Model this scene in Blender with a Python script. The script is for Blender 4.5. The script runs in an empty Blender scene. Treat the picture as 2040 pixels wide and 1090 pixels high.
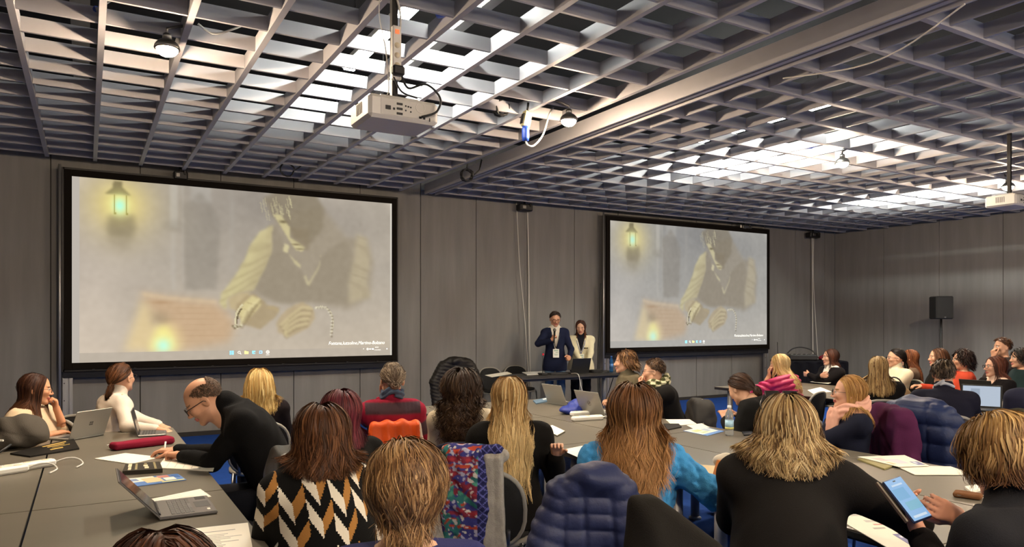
import bpy, math, random
import numpy as np
from mathutils import Vector, Matrix

SC = bpy.context.scene
COL = SC.collection
RAD = math.radians

# ------------------------------------------------------------------ camera, world, exposure
YAW = RAD(30.3)
EYE = 1.6
FPX = 1449.0                      # focal length in pixels of the 2040 x 1090 frame
cd = bpy.data.cameras.new('camera')
cd.sensor_width = 36.0
cd.lens = FPX / 2040.0 * 36.0
cd.shift_y = 95.0 / 2040.0
cd.clip_start = 0.05
cam = bpy.data.objects.new('camera', cd)
COL.objects.link(cam)
cam.location = (0, 0, EYE)
cam.rotation_euler = (RAD(90), 0, -YAW)
SC.camera = cam

SC.view_settings.view_transform = 'Standard'
SC.view_settings.look = 'None'
SC.view_settings.gamma = 1.0
SC.view_settings.use_curve_mapping = False
SC.view_settings.exposure = 0.0
try:
    SC.cycles.use_denoising = True
    SC.cycles.max_bounces = 8
    SC.cycles.sample_clamp_indirect = 4.0
except Exception:
    pass
wd = bpy.data.worlds.new('world')
SC.world = wd
wd.use_nodes = True
wd.node_tree.nodes['Background'].inputs[0].default_value = (0.9, 0.95, 1.0, 1)
wd.node_tree.nodes['Background'].inputs[1].default_value = 0.02

LED_POWER = 150.0                 # strip lights above the ceiling grid
SPOT_POWER = 195.0                # warm lamps hanging at the grid

FILL_TUBE_POWER = 140.0                # added fill tubes behind the camera, out of the frame


def spot(px, py, s):
    """world point that lies s metres in front of the camera plane, seen at photo pixel px, py"""
    dx = (px - 1020.0) / FPX
    return Vector((s * (math.sin(YAW) + dx * math.cos(YAW)),
                   s * (math.cos(YAW) - dx * math.sin(YAW)),
                   EYE - (py - 640.0) / FPX * s))


def on_plane(px, py, z=0.742):
    """world point on the horizontal plane z seen at photo pixel px, py"""
    s = (EYE - z) * FPX / (py - 640.0)
    p = spot(px, py, s)
    p.z = z
    return p


# ------------------------------------------------------------------ colours and materials
def lin(c):
    if isinstance(c, str):
        c = c.lstrip('#')
        c = [int(c[i:i + 2], 16) / 255.0 for i in (0, 2, 4)]
    return tuple(x / 12.92 if x <= 0.04045 else ((x + 0.055) / 1.055) ** 2.4 for x in c)


def rgba(c):
    return (*lin(c), 1.0)


MATS = {}


def mat(name, color='#808080', rough=0.6, metal=0.0, bump=0.0, bscale=60.0, vary=0.0, vscale=3.0,
        attr=None, emit=None, estr=0.0, sheen=0.0, spec=0.5, trans=0.0, stretch=None, coat=0.0, ior=None):
    if name in MATS:
        return MATS[name]
    m = bpy.data.materials.new(name)
    m.use_nodes = True
    nt = m.node_tree
    b = nt.nodes['Principled BSDF']
    b.inputs['Roughness'].default_value = rough
    b.inputs['Metallic'].default_value = metal
    b.inputs['Specular IOR Level'].default_value = spec
    b.inputs['Base Color'].default_value = rgba(color)
    if sheen:
        b.inputs['Sheen Weight'].default_value = sheen
        b.inputs['Sheen Roughness'].default_value = 0.5
    if trans:
        b.inputs['Transmission Weight'].default_value = trans
    if ior:
        b.inputs['IOR'].default_value = ior
    if coat:
        b.inputs['Coat Weight'].default_value = coat
    if emit:
        b.inputs['Emission Color'].default_value = rgba(emit)
        b.inputs['Emission Strength'].default_value = estr
    src = None
    if attr:
        a = nt.nodes.new('ShaderNodeAttribute')
        a.attribute_name = attr
        src = a.outputs['Color']
        nt.links.new(src, b.inputs['Base Color'])
    tc = None
    if bump or vary:
        tc = nt.nodes.new('ShaderNodeTexCoord')
        vec = tc.outputs['Object']
        if stretch:
            mp = nt.nodes.new('ShaderNodeMapping')
            mp.inputs['Scale'].default_value = stretch
            nt.links.new(vec, mp.inputs['Vector'])
            vec = mp.outputs['Vector']
    if vary:
        n = nt.nodes.new('ShaderNodeTexNoise')
        n.inputs['Scale'].default_value = vscale
        n.inputs['Detail'].default_value = 5
        nt.links.new(vec, n.inputs['Vector'])
        r = nt.nodes.new('ShaderNodeMapRange')
        r.inputs[1].default_value = 0.3
        r.inputs[2].default_value = 0.7
        r.inputs[3].default_value = 1 - vary
        r.inputs[4].default_value = 1 + vary
        nt.links.new(n.outputs['Fac'], r.inputs[0])
        mx = nt.nodes.new('ShaderNodeMix')
        mx.data_type = 'RGBA'
        mx.blend_type = 'MULTIPLY'
        mx.inputs[0].default_value = 1.0
        if src is not None:
            nt.links.new(src, mx.inputs[6])
        else:
            mx.inputs[6].default_value = rgba(color)
        nt.links.new(r.outputs[0], mx.inputs[7])
        nt.links.new(mx.outputs[2], b.inputs['Base Color'])
    if bump:
        n = nt.nodes.new('ShaderNodeTexNoise')
        n.inputs['Scale'].default_value = bscale
        n.inputs['Detail'].default_value = 4
        nt.links.new(vec, n.inputs['Vector'])
        bp = nt.nodes.new('ShaderNodeBump')
        bp.inputs['Strength'].default_value = bump
        bp.inputs['Distance'].default_value = 0.004
        nt.links.new(n.outputs['Fac'], bp.inputs['Height'])
        nt.links.new(bp.outputs['Normal'], b.inputs['Normal'])
    MATS[name] = m
    return m


def fabric(name, color, rough=0.92, bump=0.5, bscale=220.0, sheen=0.0, vary=0.12, spec=0.15):
    return mat('fabric_' + name, color, rough=rough, bump=bump, bscale=bscale, vary=vary, vscale=9.0, sheen=sheen, spec=spec)


# ------------------------------------------------------------------ objects
def tag(o, label=None, cat=None, group=None, kind=None):
    if label:
        o['label'] = label
    if cat:
        o['category'] = cat
    if group:
        o['group'] = group
    if kind:
        o['kind'] = kind
    return o


def empty(name, loc=(0, 0, 0), phi=0.0, parent=None):
    """phi: compass angle, 0 faces the front wall (+Y), 90 faces +X"""
    o = bpy.data.objects.new(name, None)
    o.empty_display_size = 0.1
    COL.objects.link(o)
    o.location = loc
    o.rotation_euler = (0, 0, -RAD(phi))
    if parent:
        o.parent = parent
    return o


def link(name, me, m=None, parent=None, loc=None):
    o = bpy.data.objects.new(name, me)
    COL.objects.link(o)
    if m is not None:
        for x in (m if isinstance(m, (list, tuple)) else [m]):
            me.materials.append(x)
    if parent:
        o.parent = parent
    if loc is not None:
        o.location = loc
    return o


def np_mesh(name, V, F, col=None, smooth=True, fcol=None):
    """mesh from arrays; F is (n,4) or (n,3); col per vertex, fcol per face"""
    me = bpy.data.meshes.new(name)
    V = np.asarray(V, np.float32)
    F = np.asarray(F, np.int32)
    n, k = F.shape
    me.vertices.add(len(V))
    me.vertices.foreach_set('co', V.ravel())
    me.loops.add(n * k)
    me.loops.foreach_set('vertex_index', F.ravel())
    me.polygons.add(n)
    me.polygons.foreach_set('loop_start', np.arange(0, n * k, k, dtype=np.int32))
    me.polygons.foreach_set('use_smooth', np.full(n, smooth, bool))
    me.update(calc_edges=True)
    if col is not None:
        a = me.color_attributes.new('Col', 'FLOAT_COLOR', 'POINT')
        a.data.foreach_set('color', np.c_[col, np.ones(len(V))].astype(np.float32).ravel())
    elif fcol is not None:
        a = me.color_attributes.new('Col', 'FLOAT_COLOR', 'CORNER')
        c = np.c_[fcol, np.ones(n)].astype(np.float32)
        a.data.foreach_set('color', np.repeat(c, k, axis=0).ravel())
    return me


class MB:
    """collects simple solids into ONE mesh"""

    def __init__(self):
        self.v, self.f, self.mi, self.sm = [], [], [], []
        self.m = 0

    def add(self, V, F, smooth=False):
        n = len(self.v)
        self.v += [tuple(x) for x in V]
        self.f += [tuple(i + n for i in f) for f in F]
        self.mi += [self.m] * len(F)
        self.sm += [smooth] * len(F)
        return self

    def box(self, c, s, R=None, bev=0.0):
        c = Vector(c)
        hx, hy, hz = s[0] / 2, s[1] / 2, s[2] / 2
        if bev <= 0:
            V = [Vector((x * hx, y * hy, z * hz)) for x in (-1, 1) for y in (-1, 1) for z in (-1, 1)]
            F = [(0, 1, 3, 2), (4, 6, 7, 5), (0, 4, 5, 1), (2, 3, 7, 6), (0, 2, 6, 4), (1, 5, 7, 3)]
        else:
            b = min(bev, hx * .98, hy * .98, hz * .98)
            V, idx = [], {}
            for x in (-1, 1):
                for y in (-1, 1):
                    for z in (-1, 1):
                        for a in range(3):
                            p = [x * (hx - b), y * (hy - b), z * (hz - b)]
                            p[a] = (x, y, z)[a] * (hx, hy, hz)[a]
                            idx[(x, y, z, a)] = len(V)
                            V.append(Vector(p))
            F = []
            for a in range(3):
                o = [i for i in range(3) if i != a]
                for sg in (-1, 1):
                    q = []
                    for (u, w) in ((-1, -1), (1, -1), (1, 1), (-1, 1)):
                        k = [0, 0, 0]
                        k[a], k[o[0]], k[o[1]] = sg, u, w
                        q.append(idx[(*k, a)])
                    flip = (sg < 0) ^ (a == 1)
                    F.append(tuple(q[::-1]) if flip else tuple(q))
            for a in range(3):
                o = [i for i in range(3) if i != a]
                for u in (-1, 1):
                    for w in (-1, 1):
                        q = []
                        for sg, ax in ((-1, o[0]), (1, o[0]), (1, o[1]), (-1, o[1])):
                            k = [0, 0, 0]
                            k[a], k[o[0]], k[o[1]] = sg, u, w
                            q.append(idx[(*k, ax)])
                        F.append(tuple(q))
            for x in (-1, 1):
                for y in (-1, 1):
                    for z in (-1, 1):
                        F.append((idx[(x, y, z, 0)], idx[(x, y, z, 1)], idx[(x, y, z, 2)]))
            F2 = []
            for f in F:   # outward orientation
                a, b2, c2 = V[f[0]], V[f[1]], V[f[2]]
                nrm = (b2 - a).cross(c2 - a)
                mid = sum((V[i] for i in f), Vector()) / len(f)
                F2.append(f if nrm.dot(mid) >= 0 else f[::-1])
            F = F2
        if R is not None:
            V = [R @ p for p in V]
        return self.add([c + p for p in V], F)

    def tube(self, pts, r, n=8, cap=True, smooth=True):
        pts = [Vector(p) for p in pts]
        rs = list(r) if isinstance(r, (list, tuple)) else [r] * len(pts)
        V, F = [], []
        t0 = (pts[1] - pts[0]).normalized()
        ref = Vector((0, 0, 1)) if abs(t0.z) < .9 else Vector((1, 0, 0))
        u = t0.cross(ref).normalized()
        for i, p in enumerate(pts):
            a = pts[max(0, i - 1)]
            b = pts[min(len(pts) - 1, i + 1)]
            t = (b - a)
            t = t.normalized() if t.length > 1e-9 else t0
            u = (u - t * u.dot(t))
            u = u.normalized() if u.length > 1e-6 else t.orthogonal().normalized()
            w = t.cross(u)
            for k in range(n):
                an = 2 * math.pi * k / n
                V.append(p + (u * math.cos(an) + w * math.sin(an)) * rs[i])
        for i in range(len(pts) - 1):
            for k in range(n):
                k2 = (k + 1) % n
                F.append((i * n + k, i * n + k2, (i + 1) * n + k2, (i + 1) * n + k))
        self.add(V, F, smooth)
        if cap:
            m = len(self.v) - len(V)
            self.f += [tuple(m + k for k in reversed(range(n))), tuple(m + (len(pts) - 1) * n + k for k in range(n))]
            self.mi += [self.m] * 2
            self.sm += [False] * 2
        return self

    def lathe(self, prof, c=(0, 0, 0), n=20, R=None, smooth=True):
        c = Vector(c)
        V, F = [], []
        for (r, z) in prof:
            for k in range(n):
                a = 2 * math.pi * k / n
                p = Vector((r * math.cos(a), r * math.sin(a), z))
                V.append(c + (R @ p if R is not None else p))
        for i in range(len(prof) - 1):
            for k in range(n):
                k2 = (k + 1) % n
                F.append((i * n + k, i * n + k2, (i + 1) * n + k2, (i + 1) * n + k))
        F.append(tuple(reversed(range(n))))
        F.append(tuple((len(prof) - 1) * n + k for k in range(n)))
        return self.add(V, F, smooth)

    def prism(self, poly, z0, z1, R=None, c=(0, 0, 0)):
        """polygon in xy extruded from z0 to z1"""
        c = Vector(c)
        n = len(poly)
        V = [Vector((x, y, z0)) for x, y in poly] + [Vector((x, y, z1)) for x, y in poly]
        F = [tuple(reversed(range(n))), tuple(range(n, 2 * n))]
        F += [(k, (k + 1) % n, n + (k + 1) % n, n + k) for k in range(n)]
        if R is not None:
            V = [R @ p for p in V]
        return self.add([c + p for p in V], F)

    def build(self, name, m, parent=None, loc=None):
        me = bpy.data.meshes.new(name)
        me.from_pydata([tuple(p) for p in self.v], [], self.f)
        me.polygons.foreach_set('material_index', self.mi)
        me.polygons.foreach_set('use_smooth', self.sm)
        me.update()
        return link(name, me, m, parent, loc)


def rotz(phi):
    return Matrix.Rotation(-RAD(phi), 3, 'Z')


def eul(rx=0, ry=0, rz=0):
    return Matrix.Rotation(RAD(rz), 3, 'Z') @ Matrix.Rotation(RAD(ry), 3, 'Y') @ Matrix.Rotation(RAD(rx), 3, 'X')


def text_mesh(body, size, name, m, parent, M, depth=0.0006, shear=0.0, align='LEFT', width=None):
    """lettering as flat raised geometry; M places its local xy plane"""
    cu = bpy.data.curves.new(name, 'FONT')
    cu.body = body
    cu.size = size
    cu.shear = shear
    cu.align_x = align
    cu.extrude = depth
    cu.resolution_u = 2
    o = bpy.data.objects.new(name, cu)
    COL.objects.link(o)
    dg = bpy.context.evaluated_depsgraph_get()
    me = bpy.data.meshes.new_from_object(o.evaluated_get(dg))
    bpy.data.objects.remove(o)
    bpy.data.curves.remove(cu)
    me.materials.clear()
    if width and len(me.vertices):
        xs = [v.co.x for v in me.vertices]
        k = width / max(1e-6, max(xs) - min(xs))
        for v in me.vertices:
            v.co.x *= k
    me.name = name
    ob = link(name, me, m, parent)
    ob.matrix_local = M
    return ob


def copy_tree(o, parent=None):
    c = o.copy()
    COL.objects.link(c)
    if parent is not None:
        c.parent = parent
    for ch in list(o.children):
        copy_tree(ch, c)
    return c


# ------------------------------------------------------------------ signed distance surfaces
def smin(a, b, k):
    h = np.clip(.5 + .5 * (b - a) / k, 0, 1)
    return b + (a - b) * h - k * h * (1 - h)


def smax(a, b, k):
    return -smin(-a, -b, k)


def d_cap(P, a, b, ra, rb):
    a = np.asarray(a, np.float32)
    b = np.asarray(b, np.float32)
    ba = b - a
    L = float(ba @ ba) + 1e-9
    t = np.clip(((P - a) @ ba) / L, 0, 1)
    q = P - a - t[:, None] * ba
    return np.sqrt((q * q).sum(1)) - (ra + (rb - ra) * t)


def d_ell(P, c, r, R=None):
    q = P - np.asarray(c, np.float32)
    if R is not None:
        q = q @ R
    r = np.asarray(r, np.float32)
    a = q / r
    k0 = np.sqrt((a * a).sum(1)) + 1e-9
    b = a / r
    k1 = np.sqrt((b * b).sum(1)) + 1e-9
    return k0 * (k0 - 1) / k1


def d_box(P, c, h, r, R=None):
    q = P - np.asarray(c, np.float32)
    if R is not None:
        q = q @ R
    q = np.abs(q) - (np.asarray(h, np.float32) - r)
    return np.sqrt((np.maximum(q, 0) ** 2).sum(1)) + np.minimum(q.max(1), 0) - r


def folds(P, amp, f, seed=0):
    rs = np.random.RandomState(seed)
    out = 0
    for k in range(3):
        A = rs.normal(size=(3, 2))
        A /= np.linalg.norm(A, axis=0)
        u, v = (P @ A).T
        ff = f * (1 + .7 * k)
        out = out + np.sin(ff * u + 1.8 * np.sin(ff * .55 * v + rs.rand() * 6) + rs.rand() * 6) / (1 + .6 * k)
    return amp * out / 1.8


_EDGES = []
for _a in range(8):
    for _b in range(_a + 1, 8):
        if bin(_a ^ _b).count('1') == 1:
            _EDGES.append((_a, _b))


def surface(f, lo, hi, h):
    """mesh the zero level of f (arrays of points -> distances): quads by surface nets, evaluated only near the surface"""
    B = 8
    lo = np.asarray(lo, np.float32)
    hi = np.asarray(hi, np.float32)
    nb = np.maximum(1, np.ceil((hi - lo) / (B * h)).astype(int))
    n = nb * B + 1
    g = np.stack(np.meshgrid(*[np.arange(k) for k in nb], indexing='ij'), -1).reshape(-1, 3)
    cen = lo + (g * B + B / 2) * h
    dc = f(cen.astype(np.float32))
    D = np.ones(n, np.float32)
    blk = np.where(dc < 0, -1., 1.).astype(np.float32).reshape(nb)
    D[:-1, :-1, :-1] = np.repeat(np.repeat(np.repeat(blk, B, 0), B, 1), B, 2)
    act = np.abs(dc) < B * h * 1.25 + .012
    off = np.stack(np.meshgrid(*[np.arange(B + 1)] * 3, indexing='ij'), -1).reshape(-1, 3)
    ga = g[act] * B
    I = (ga[:, None, :] + off[None]).reshape(-1, 3)
    flat = np.ravel_multi_index(I.T, n)
    flat = np.unique(flat)
    I = np.stack(np.unravel_index(flat, n), -1)
    P = (lo + I * h).astype(np.float32)
    vals = np.empty(len(P), np.float32)
    for s in range(0, len(P), 400000):
        vals[s:s + 400000] = f(P[s:s + 400000])
    D.ravel()[flat] = vals
    ins = D < 0
    c = np.zeros(n - 1, np.int8)
    for q in range(8):
        x, y, z = q & 1, q >> 1 & 1, q >> 2 & 1
        c += ins[x:n[0] - 1 + x, y:n[1] - 1 + y, z:n[2] - 1 + z]
    mixed = (c > 0) & (c < 8)
    C = np.argwhere(mixed)
    if not len(C):
        return np.zeros((0, 3), np.float32), np.zeros((0, 4), np.int32)
    idm = np.full(n - 1, -1, np.int32)
    idm[mixed] = np.arange(len(C))
    co = np.array([[q & 1, q >> 1 & 1, q >> 2 & 1] for q in range(8)])
    cv = np.stack([D[C[:, 0] + o[0], C[:, 1] + o[1], C[:, 2] + o[2]] for o in co], 1)
    acc = np.zeros((len(C), 3), np.float32)
    cnt = np.zeros(len(C), np.float32)
    for a, b in _EDGES:
        va, vb = cv[:, a], cv[:, b]
        x = (va < 0) != (vb < 0)
        t = np.where(x, va / np.where(x, va - vb, 1), 0)
        acc += np.where(x[:, None], co[a] + t[:, None] * (co[b] - co[a]), 0)
        cnt += x
    V = lo + (C + acc / np.maximum(cnt, 1)[:, None]) * h
    Fs = []
    for ax in range(3):
        o1, o2 = [(1, 2), (2, 0), (0, 1)][ax]
        sl_a = [slice(None)] * 3
        sl_b = [slice(None)] * 3
        sl_a[ax] = slice(0, -1)
        sl_b[ax] = slice(1, None)
        diff = ins[tuple(sl_a)] != ins[tuple(sl_b)]
        E = np.argwhere(diff)
        ok = (E[:, o1] > 0) & (E[:, o2] > 0) & (E[:, o1] < n[o1] - 1) & (E[:, o2] < n[o2] - 1)
        E = E[ok]
        if not len(E):
            continue
        sgn = ins[E[:, 0], E[:, 1], E[:, 2]]
        u1 = np.zeros(3, int)
        u1[o1] = 1
        u2 = np.zeros(3, int)
        u2[o2] = 1
        q = [idm[tuple((E - d).T)] for d in (u1 + u2, u2, 0 * u1, u1)]
        Q = np.stack(q, 1)
        Q[~sgn] = Q[~sgn][:, ::-1]
        Fs.append(Q)
    F = np.concatenate(Fs)
    F = F[(F >= 0).all(1)]
    return V.astype(np.float32), F


def join(parts):
    """[(V, F, C or None)] -> one set of arrays"""
    Vs, Fs, Cs, n = [], [], [], 0
    for V, F, C in parts:
        Vs.append(V)
        Fs.append(F + n)
        Cs.append(C)
        n += len(V)
    return np.concatenate(Vs), np.concatenate(Fs), (np.concatenate(Cs) if all(c is not None for c in Cs) else None)
# ------------------------------------------------------------------ people
HZ = np.array([-.16, -.10, 0, .10, .20, .30, .40, .455, .495, .53, .57])
HX_M = np.array([.13, .172, .182, .172, .162, .172, .190, .178, .120, .074, .058])
HY_M = np.array([.10, .130, .130, .122, .116, .118, .120, .104, .082, .064, .056])
HX_F = np.array([.14, .186, .190, .165, .145, .152, .168, .155, .105, .062, .050])
HY_F = np.array([.10, .135, .132, .115, .102, .108, .108, .094, .074, .056, .050])
HC = np.array([0, 0, 0, .008, .010, .004, -.006, -.012, -.014, -.012, -.008])


def unit(v):
    v = np.asarray(v, float)
    return v / (np.linalg.norm(v) + 1e-9)


def rot_x(a):
    c, s = math.cos(a), math.sin(a)
    return np.array([[1, 0, 0], [0, c, -s], [0, s, c]])


def rot_y(a):
    c, s = math.cos(a), math.sin(a)
    return np.array([[c, 0, s], [0, 1, 0], [-s, 0, c]])


def rot_z(a):
    c, s = math.cos(a), math.sin(a)
    return np.array([[c, -s, 0], [s, c, 0], [0, 0, 1]])


def head_d(q, fem=False, neck=True, ears=True):
    """head in its own frame: origin mid skull at eye height, y towards the face"""
    d = d_ell(q, (0, -.014, .030), (.076, .097, .086))
    d = smin(d, d_ell(q, (0, .020, -.030), (.062, .070, .078)), .03)
    jw = .043 if fem else .050
    for s in (-1, 1):
        d = smin(d, d_cap(q, (s * jw, .012, -.065), (s * .014, .066, -.098), .022, .017), .022)
        d = smin(d, d_ell(q, (s * .038, .060, -.022), (.024, .024, .022)), .02)
        d = smax(d, -d_ell(q, (s * .031, .097, .001), (.020, .015, .011)), .010)
    d = smin(d, d_cap(q, (-.034, .076, .021), (.034, .076, .021), .010, .010), .014)
    d = smin(d, d_cap(q, (0, .086, .006), (0, .106, -.032), .0065, .0115), .010)
    for s in (-1, 1):
        d = smin(d, d_ell(q, (s * .012, .097, -.037), (.0085, .010, .008)), .006)
        d = np.minimum(d, d_ell(q, (s * .031, .0765, .001), (.0128, .0128, .0115)))
        if ears:
            R = rot_z(s * .35)
            e = d_ell(q, (s * .079, -.012, -.008), (.0095, .020, .033), R)
            e = smax(e, -d_ell(q, (s * .089, -.006, -.006), (.008, .011, .019), R), .006)
            d = smin(d, e, .008)
    d = smin(d, d_ell(q, (0, .088, -.060), (.023, .010, .0065)), .006)
    d = smin(d, d_ell(q, (0, .086, -.072), (.020, .010, .0070)), .006)
    d = smin(d, d_ell(q, (0, .072, -.100), (.018, .017, .015)), .014)
    if neck:
        d = smin(d, d_cap(q, (0, -.012, -.06), (0, -.035, -.19), .050 if fem else .058, .052 if fem else .062), .025)
    return d


def hairline(q, recede=0.0):
    """True where the scalp carries hair; q in the head frame"""
    u = q - np.array([0, -.014, .02])
    u = u / (np.linalg.norm(u, axis=1)[:, None] + 1e-9)
    ok = u[:, 2] > .06 + .66 * u[:, 1] + .35 * np.maximum(0, u[:, 1] - .45)
    if recede:
        ok &= ~((u[:, 2] > .52) & (u[:, 1] > -.62) & (np.abs(u[:, 0]) < .55 + .2 * u[:, 2]))
    return ok


def head_colors(q, skin, hair, recede=0.0, stubble=0.0, lips=None, lids=False, cap=True, iris='#4a3526', capmix=0.0):
    n = len(q)
    C = np.tile(np.array(lin(skin)), (n, 1))
    x, y, z = q.T
    blush = np.exp(-(((np.abs(x) - .042) / .018) ** 2 + ((z + .025) / .018) ** 2)) * (y > .03)
    blush = blush + np.exp(-((x / .015) ** 2 + ((z + .034) / .012) ** 2)) * (y > .09) * .7
    C = C * (1 - blush[:, None] * np.array([.02, .11, .12]))
    if stubble:
        b = ((z < -.045) & (y > -.02) & (z > -.125) & (y + z * .3 > -.02)).astype(float) * stubble
        C = C * (1 - b[:, None] * np.array([.55, .55, .5]))
    lp = np.array(lin(lips or '#b0625a'))
    m = (np.abs(z + .066) < .0125 - .25 * np.abs(x)) & (np.abs(x) < .026) & (y > .07)
    C[m] = lp
    for s in (-1, 1):
        e = np.linalg.norm(q - np.array([s * .031, .0765, .001]), axis=1)
        m = (e < .0150) & (y > .082)
        if lids:
            C[m] = np.array(lin(skin)) * .75
            m2 = m & (z < -.004)
            C[m2] = np.array(lin('#2a1c14'))
        else:
            C[m] = np.array(lin('#d8d2c8'))
            m2 = m & ((x - s * .031) ** 2 + (z - .001) ** 2 < .0062 ** 2)
            C[m2] = np.array(lin(iris))
    m = (np.abs(z - .021 + .12 * (np.abs(x) - .03)) < .0052) & (np.abs(x) > .013) & (np.abs(x) < .050) & (y > .055)
    C[m] = np.array(lin(hair)) * .7 + C[m] * .15
    if cap:
        m = hairline(q, recede) & (z > -.095)
        C[m] = np.array(lin(hair)) * .62 * (1 - capmix) + C[m] * capmix
    return C


def hand_prims(w, ydir, pn, side, curl=.35, thumb=.4, spread=.06, s=1.0):
    """capsules of palm and five fingers; w wrist, ydir along the fingers, pn palm normal, side +1 right, -1 left"""
    y = unit(ydir)
    z = -unit(pn)
    z = unit(z - y * (z @ y))
    x = np.cross(y, z)
    th = -x * side
    caps = []
    w = np.asarray(w, float)
    for o in (.028, .010, -.009, -.026):
        caps.append((w + y * .012 * s + th * o * .55 * s, w + y * .086 * s + th * o * s, .0155 * s, .0125 * s, .012))
    if not hasattr(curl, '__len__'):
        curl = [curl] * 4
    for o, L, r, c in zip((.030, .010, -.010, -.028), (.072, .080, .074, .058), (.0098, .0100, .0096, .0086), curl):
        p = w + y * .088 * s + th * o * s
        ang = 0.0
        lat = th * (o * spread * 10)
        for fr, ja in ((.44, 68), (.31, 88), (.25, 52)):
            ang += RAD(ja) * c
            d = unit(y * math.cos(ang) - z * math.sin(ang) + lat)
            q = p + d * L * fr * s
            caps.append((p, q, r * s, r * s * .9, .003))
            p = q
            r *= .9
    p = w + y * .020 * s + th * .020 * s - z * .006 * s
    q = w + y * .052 * s + th * .046 * s - z * (.008 + .020 * thumb) * s
    caps.append((p, q, .0175 * s, .0125 * s, .010))
    d1 = unit(y * .85 + th * (.55 - .75 * thumb) - z * (.25 + .5 * thumb))
    q2 = q + d1 * .036 * s
    caps.append((q, q2, .0115 * s, .0105 * s, .004))
    d2 = unit(y * .85 + th * (.30 - .95 * thumb) - z * (.25 + .6 * thumb))
    caps.append((q2, q2 + d2 * .028 * s, .0105 * s, .0085 * s, .003))
    return caps


def caps_d(P, caps):
    d = None
    for a, b, ra, rb, k in caps:
        e = d_cap(P, a, b, ra, rb)
        d = e if d is None else smin(d, e, k)
    return d


def ik(S, W, l1, l2, hint):
    S, W = np.asarray(S, float), np.asarray(W, float)
    v = W - S
    L = np.linalg.norm(v)
    mx = (l1 + l2) * .995
    if L > mx:
        W = S + v / L * mx
        v = W - S
        L = mx
    L = max(L, abs(l1 - l2) + .02)
    u = v / L
    a = (l1 * l1 - l2 * l2 + L * L) / (2 * L)
    h = math.sqrt(max(0, l1 * l1 - a * a))
    n = np.asarray(hint, float)
    n = unit(n - u * (n @ u))
    return S + u * a + n * h, W


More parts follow.
